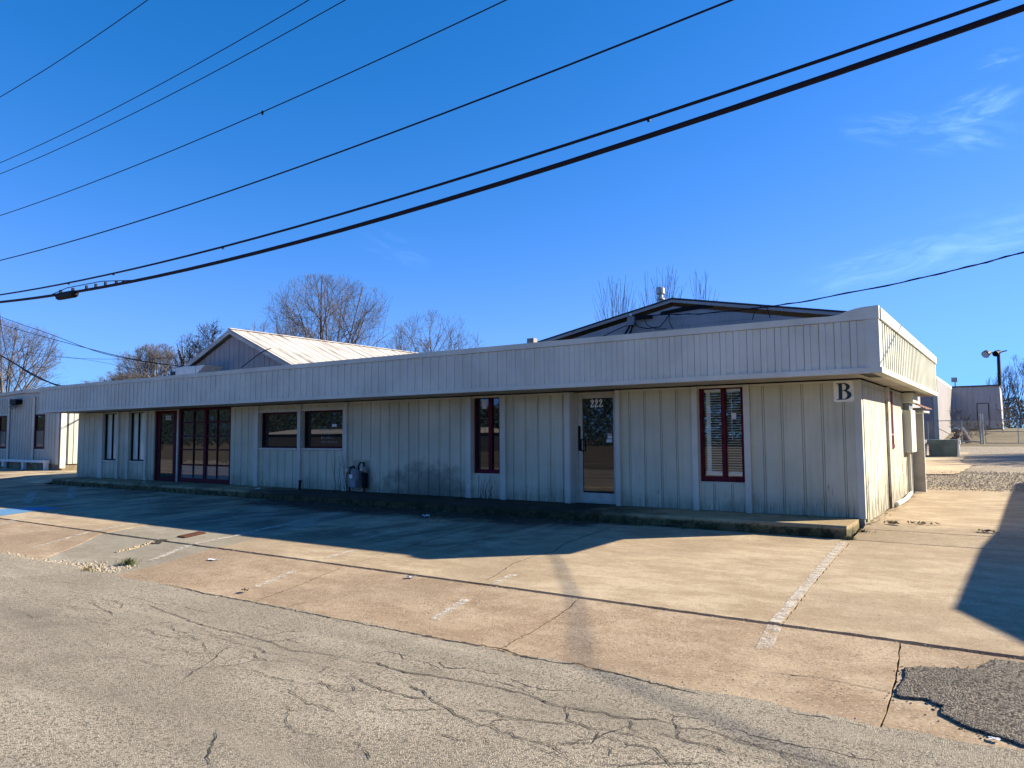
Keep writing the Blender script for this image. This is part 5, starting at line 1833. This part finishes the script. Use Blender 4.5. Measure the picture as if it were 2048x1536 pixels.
TG = 'bare trees beyond the offices'


def T_(label, x, y, h, w, seed, lv=5, kids=(3, 4), **k):
    return bare_tree('bare_tree', label, x, y, h, w, seed, k.pop('r', .3), lv, kids, k.pop('tf', .25), k.pop('sp', .5), k.pop('up', .12), group=k.pop('group', TG), **k)


T_('largest bare tree, round fan-shaped crown above the white metal roof', -49.4, 32, 15.9, 13.6, 5, 5, (4, 5), r=.30, limbs=15, twig=.0075, up=.035, tf=.20, sp=.66, gnarl=.07)
T_('smaller bare tree pressed against the left flank of the largest one', -57.0, 34, 13.4, 6.0, 12, twig=.010)
T_('bare tree low on the right of the largest one, ending at the fascia', -40.4, 36, 12.4, 8.0, 23, r=.26, twig=.010, sp=.6)
T_('slim bare tree between the largest one and the right low tree', -43.9, 35, 11.2, 4.0, 29, kids=(3, 3), r=.2, twig=.010)
T_('thin-topped bare tree peeking over the ridge of the white metal roof', -65.5, 36, 14.2, 6.5, 31, kids=(3, 3), r=.22, twig=.011)
T_('dark gnarled bare tree with clumped twigs left of the gable peak', -56.3, 25, 12.2, 5.0, 42, kids=(4, 4), crown='bark_dark', bark='bark_dark', twig=.015, gnarl=.24, up=.04, tf=.3)
T_('gnarled bare tree behind the left slope of the gable', -60.5, 25.5, 10.8, 6.5, 47, kids=(4, 4), crown='bark_dark', bark='bark_dark', twig=.012, gnarl=.22, up=.04)
T_('low spreading bare tree above the left end of the fascia', -67.0, 26, 10.4, 9.5, 53, kids=(4, 5), twig=.011, gnarl=.16, up=.05)
T_('lowest brushy bare tree farthest left above the fascia', -73.5, 26, 8.0, 9.0, 57, kids=(4, 5), twig=.010, gnarl=.16, up=.06)
T_('dense brown bare tree above the grey metal building at the left edge', -86.0, 20, 13.9, 12.0, 61, 5, (4, 4), r=.28, limbs=13, twig=.009, up=.05, sp=.62)
T_('lower bare tree at the left edge partly behind the first', -97.5, 24, 12.6, 12.5, 66, r=.3, twig=.012, sp=.6)
for i, (x, h, w, lab) in enumerate(((-12.6, 8.6, 2.6, 'leftmost tuft of bare upright shoots above the plank gable'), (-10.3, 8.8, 2.6, 'tuft of bare upright shoots above the plank gable just left of the flue'), (-8.7, 8.4, 1.8, 'bare shoots showing right behind the flue'), (-7.1, 6.3, .9, 'short shoots over the right slope of the plank gable'))):
    bare_tree('bare_sapling', lab, x, 16.2, h, w, 80 + i, .05, 2, (2, 4), .45, .22, .10, 'twig', 'twig', group='bare saplings behind the plank gable', twig=.007, cat='sapling', limbs=16, gnarl=.05)
for i, (x, y, h, w, lab) in enumerate(((1.25, 80, 6.8, 2.2, 'forked bare tree left of the pair at the right edge'), (2.15, 81, 8.0, 2.6, 'taller bare tree at the right edge beyond the gate'), (3.5, 84, 7.8, 3.2, 'bare tree cut by the right edge beyond the gate'), (.2, 86, 6.2, 3.2, 'bare tree just behind the lamp pole'))):
    bare_tree('bare_tree', lab, x, y, h, w, 90 + i, .13, 4, (3, 4), .35,   .45, .10, 'twig', 'bark', group='bare trees beyond the gate', twig=.011, limbs=6)
for i, (x, y, h, w, lab) in enumerate(((-1.55, 46.9, 3.0, 1.0, 'tangled bare shrub beside the sunlit shed wall'), (-.95, 48.2, 2.2, 1.2, 'bare shrub in front of the outlined shed door'), (1.0, 58, 2.8, 1.2, 'brown brush at the right corner of the mauve shed'), (1.7, 76, 2.6, 2.6, 'brown brush under the right-edge trees'), (-.3, 52, 1.4, 1.6, 'low scrub below the mauve shed'))):
    bare_tree('bare_shrub', lab, x, y, h, w, 110 + i, .03, 4, (3, 4), .12, .6, .08, 'twig', 'twig', group='bare shrubs at the end of the lane', twig=.009, cat='shrub', limbs=8, gnarl=.16)
# trees to the right of the frame that stripe the lane with shadow
T_('bare tree standing right of the lane outside the view', 12.5, 30.5, 9.0, 7.0, 131, 4, (4, 5), twig=.03, group='bare trees right of the lane')
T_('second bare tree standing right of the lane outside the view', 14.5, 37.0, 10.0, 8.0, 137, 4, (4, 5), twig=.03, group='bare trees right of the lane')

# far wood along the skyline at the right and behind the street
def wood(name, label, n, x0, x1, y0, y1, z0, top, smin, smax, mat, seed):
    r = np.random.default_rng(seed)
    X, Y = r.uniform(x0, x1, n), r.uniform(y0, y1, n)
    Z = z0 + top(X) * r.random(n) ** .85
    S = r.uniform(smin, smax, n)[:, None]
    a, b = r.uniform(0, pi, n), r.uniform(-.7, .7, n)
    U = np.stack([np.cos(a), np.sin(a), 0 * a], 1) * S
    Vv = np.stack([-np.sin(a) * np.sin(b), np.cos(a) * np.sin(b), np.cos(b)], 1) * S
    C = np.stack([X, Y, Z], 1)
    V = np.stack([C - U * .9, C - Vv * .7, C + U * .8, C + Vv], 1).reshape(-1, 3)
    F = np.arange(n * 4).reshape(-1, 4)
    return tag(link(bpy.data.objects.new(name, quads_mesh(name, V, F, mat))), label, 'woods', kind='stuff')


wood('far_brush', 'far brown brush along the skyline beyond the gate', 34000, -40, 40, 100, 112, 1.4, lambda x: 3.2 + 1.6 * np.sin(x * .35) + 1.0 * np.sin(x * .9 + 1), .05, .22, MT['twig'], 3)
wood('evergreen_wood', 'dark evergreen wood across the street seen in the window reflections', 200000, -330, 45, -92, -84, -.2, lambda x: 9.5 + 2.0 * np.sin(x * .11) + 1.4 * np.sin(x * .31 + 2), .10, .30, MT['far_leaf'], 4)
wb = thing('white_roofed_barn', (-62, -47, 0), 'long white-roofed barn across the street seen in the reflections', 'barn')
MB().box(-78, -46, -56, -46, -.3, 1.74).build('wall', MT['roof_dark'], wb)
MB().prism([(-78.5, -45.5, 1.75), (-78.5, -51, 2.35), (-78.5, -56.5, 1.75)], (33, 0, 0)).build('roof', MT['barge'], wb)

# building right of the frame whose gable shadow falls across the forecourt
ob = thing('side_building', (11.5, 6, 0), 'gabled building right of the view that throws the shadow on the lane', 'building')
XE, YE, ZE = 6.23, -1.0, 3.0
MB().prism([(XE + .3, YE + .25, -.3), (XE + 10.6, YE + .25, -.3), (XE + 10.6, YE + .25, 2.95), (XE + 5.45, YE + .25, 5.35), (XE + .3, YE + .25, 2.95)], (0, 15, 0)).build('wall', MT['metalwall'], ob)
for s in (0, 1):
    xe = XE if s == 0 else XE + 10.9
    MB().prism([(XE + 5.45, YE, ZE + 5.45 * .476), (xe, YE, ZE), (xe, YE, ZE + .12), (XE + 5.45, YE, ZE + 5.45 * .476 + .12)], (0, 15.6, 0)).build('roof', MT['roof_dark'], ob)

MB().tube([(XE + 5.45, -.2, 5.55), (XE + 5.45, -.2, 6.9)], .03, 7).build('service_mast', MT['steel'], ob)

# ------------------------------------------------------------------ small things on the ground
dr = thing('drain_grate', (-9.62, -6.2, zg(-6.2)), 'rusty red drain grate set in the grey concrete band', 'drain grate')
ax_ = [(-9.66, -6.47), (-9.40, -6.47), (-9.62, -5.92), (-9.88, -5.92)]
sheetz = lambda p, o: (p[0], p[1], zg(p[1]) + o)
MB().quad(*[sheetz(p, .004) for p in ax_]).build('frame', MT['black'], dr)
for k in range(9):
    t0, t1 = (k + .15) / 9, (k + .75) / 9
    L0 = lambda t: (ax_[0][0] + (ax_[3][0] - ax_[0][0]) * t + .02, ax_[0][1] + (ax_[3][1] - ax_[0][1]) * t)
    R0 = lambda t: (ax_[1][0] + (ax_[2][0] - ax_[1][0]) * t - .02, ax_[1][1] + (ax_[2][1] - ax_[1][1]) * t)
    MB().prism([sheetz(L0(t0), .005), sheetz(R0(t0), .005), sheetz(R0(t1), .005), sheetz(L0(t1), .005)], (0, 0, .014)).build('bar', MT['rust'], dr)
hl = MB()
hp = ragged([(-9.36, -7.10), (-9.20, -7.02), (-9.5, -6.72), (-9.66, -6.76)], .03, .06, 3)
hl.quad(*[sheetz(p, .005) for p in hp])
tag(hl.build('broken_inlet', MT['crack']), 'dark broken hole in the concrete band beside the drain grate', 'hole')
rr = random.Random(17)
ch = MB()
for k in range(60):
    t = rr.random()
    x, y = -9.20 + (-9.45 + 9.20) * t + rr.uniform(-.05, .05), -7.72 + .72 * t
    s = rr.uniform(.006, .022)
    ch.box(x - s, x + s, y - s * .7, y + s * .7, zg(y) - .01, zg(y) + rr.uniform(.004, .018))
tag(ch.build('broken_edge', MT['conc_pale']), 'broken concrete crumbs along the channel below the drain', 'rubble', kind='stuff')


def tuft(name, label, x, y, n, h, w, mat, seed, z=None, cat='weed', group=None):
    rr = random.Random(seed)
    mb = MB()
    zz = zg(y) if z is None else z
    for k in range(n):
        a = rr.uniform(0, 2 * pi)
        r = abs(rr.gauss(0, w * .4))
        bx, by = x + r * cos(a), y + r * sin(a) * .6
        l = h * rr.uniform(.4, 1)
        lean = Vector((rr.gauss(0, .5), rr.gauss(0, .5), 1)).normalized() * l
        t = rr.uniform(.003, .007)
        p0, p1 = Vector((bx, by, zz)), Vector((bx, by, zz)) + lean * .6
        p2 = Vector((bx, by, zz)) + lean + Vector((rr.gauss(0, .2) * l, rr.gauss(0, .2) * l, -.15 * l))
        s = Vector((cos(a + 1.5), sin(a + 1.5), 0)) * t
        mb.quad(p0 - s, p0 + s, p1 + s * .8, p1 - s * .8)
        mb.quad(p1 - s * .8, p1 + s * .8, p2)
    return tag(mb.build(name, MT[mat]), label, cat, group)


tuft('grass_tuft', 'green-grey weed tuft at the right end of the gutter gravel', -8.12, -8.10, 150, .14, .26, 'grass', 1)
tuft('grass_tuft', 'dry weed tuft at the road edge below the gutter gravel', -8.25, -8.58, 110, .09, .30, 'straw', 2)['kind'] = 'stuff'
tuft('weed', 'small green weed growing at the sunlit corner of the walkway', -.03, -1.22, 110, .10, .16, 'grass', 3)
tuft('weed', 'low weed under the right side of the walkway end', .06, -.62, 70, .06, .20, 'moss', 4)
tuft('weed', 'dry white weed in front of the low rail at left', -36.1, 2.1, 50, .45, .5, 'straw', 5)
for i, x in enumerate((-4.6, -3.6, -2.7)):
    tuft('weed', ('leftmost', 'middle', 'rightmost')[i] + ' green weed of three along the shaded foot of the walkway curb', x, -1.26, 60, .07, .3, 'grass', 20 + i)
tuft('moss_fringe', 'green fringe along the foot of the boards between the red window and the corner', -.95, -.04, 90, .035, 1.0, 'moss', 31, .0)
# bare vine against the wall
vn = MB()
rr = random.Random(77)
for k in range(9):
    x = -7.86 + rr.uniform(-.12, .16)
    pts = [(x, -.20, .0)]
    for j in range(5):
        pts.append((pts[-1][0] + rr.uniform(-.05, .09), -.20 + rr.uniform(-.03, .05), pts[-1][2] + rr.uniform(.06, .13)))
    vn.tube(pts, [.006, .006, .005, .004, .003, .002], 4)
tag(vn.build('bare_vine', MT['twig']), 'thin leafless stems growing up under the narrow red window', 'vine')
vn = MB()
for k in range(8):
    x = -12.5 + rr.uniform(-.45, .25)
    pts = [(x, -.16, .0)]
    for j in range(5):
        pts.append((pts[-1][0] + rr.uniform(-.09, .07), -.16 + rr.uniform(-.03, .03), pts[-1][2] + rr.uniform(.08, .24)))
    vn.tube(pts, [.007, .006, .005, .005, .004, .003], 4)
tag(vn.build('bare_vine', MT['bark_dark']), 'dark leafless stems climbing beside the gas meter', 'vine')


def scrap(name, label, x, y, s, seed, mat='paper', cat='litter', h=.03, z=None):
    rr = random.Random(seed)
    mb = MB()
    z = zg(y) if z is None else z
    G = 4
    P = [[(x + (i / G - .5) * s * 2 + rr.uniform(-.2, .2) * s, y + (j / G - .5) * s * 1.3 + rr.uniform(-.2, .2) * s, z + .008 + rr.uniform(0, h)) for j in range(G + 1)] for i in range(G + 1)]
    for i in range(G):
        for j in range(G):
            mb.quad(P[i][j], P[i + 1][j], P[i + 1][j + 1], P[i][j + 1])
    return tag(mb.build(name, MT[mat]), label, cat)


scrap('crumpled_paper', 'white crumpled paper lying in the dark shade in mid lot', -7.80, -2.2, .07, 1, h=.06)
scrap('crumpled_paper', 'white scrap on the shaded walkway edge below the left dark window', -14.8, -1.05, .07, 2, h=.05, z=.02)
scrap('crumpled_paper', 'small pale scrap on the kerb in front of the left glass door', -20.6, -1.0, .06, 3, h=.03, z=.01)
scrap('flattened_cup', 'tiny pale scrap on the long slab joint', -3.86, -6.98, .04, 4, h=.03)
scrap('crumpled_paper', 'pale splat of paper on the left part of the apron', -7.2, -7.4, .07, 5, h=.012)
scrap('dark_leaf', 'curled dark leaf on the apron near the road edge', -5.18, -8.32, .045, 6, 'leaf', 'leaf', .04)
scrap('wood_chip', 'pale flat sliver of wood beside the sunlit wall', .36, .50, .09, 7, 'straw', 'wood scrap', .02)
scrap('paper_strip', 'white sliver lying at the edge of the dark asphalt patch', 2.02, -8.44, .03, 8, h=.01)
for i, (x, y, s, lab) in enumerate(((.80, .26, .18, 'clump of dead leaves on the lane slab near the side wall'), (1.75, -.15, .10, 'small scatter of dead leaves farther right on the lane slab'), (.40, .05, .08, 'curled leaves closest to the walkway end'))):
    rr = random.Random(60 + i)
    mb = MB()
    for k in range(26):
        px, py = x + rr.gauss(0, s * .55), y + rr.gauss(0, s * .3)
        q = rr.uniform(.02, .05)
        a = rr.uniform(0, 6)
        zz = zg(py) + .012
        mb.quad((px - q * cos(a), py - q * sin(a), zz), (px + q * .5 * sin(a), py - q * .5 * cos(a), zz + .01), (px + q * cos(a), py + q * sin(a), zz + rr.uniform(.01, .05)), (px - q * .5 * sin(a), py + q * .5 * cos(a), zz + rr.uniform(0, .04)))
    tag(mb.build('leaf_clump', MT['leaf']), lab, 'dead leaves', kind='stuff')
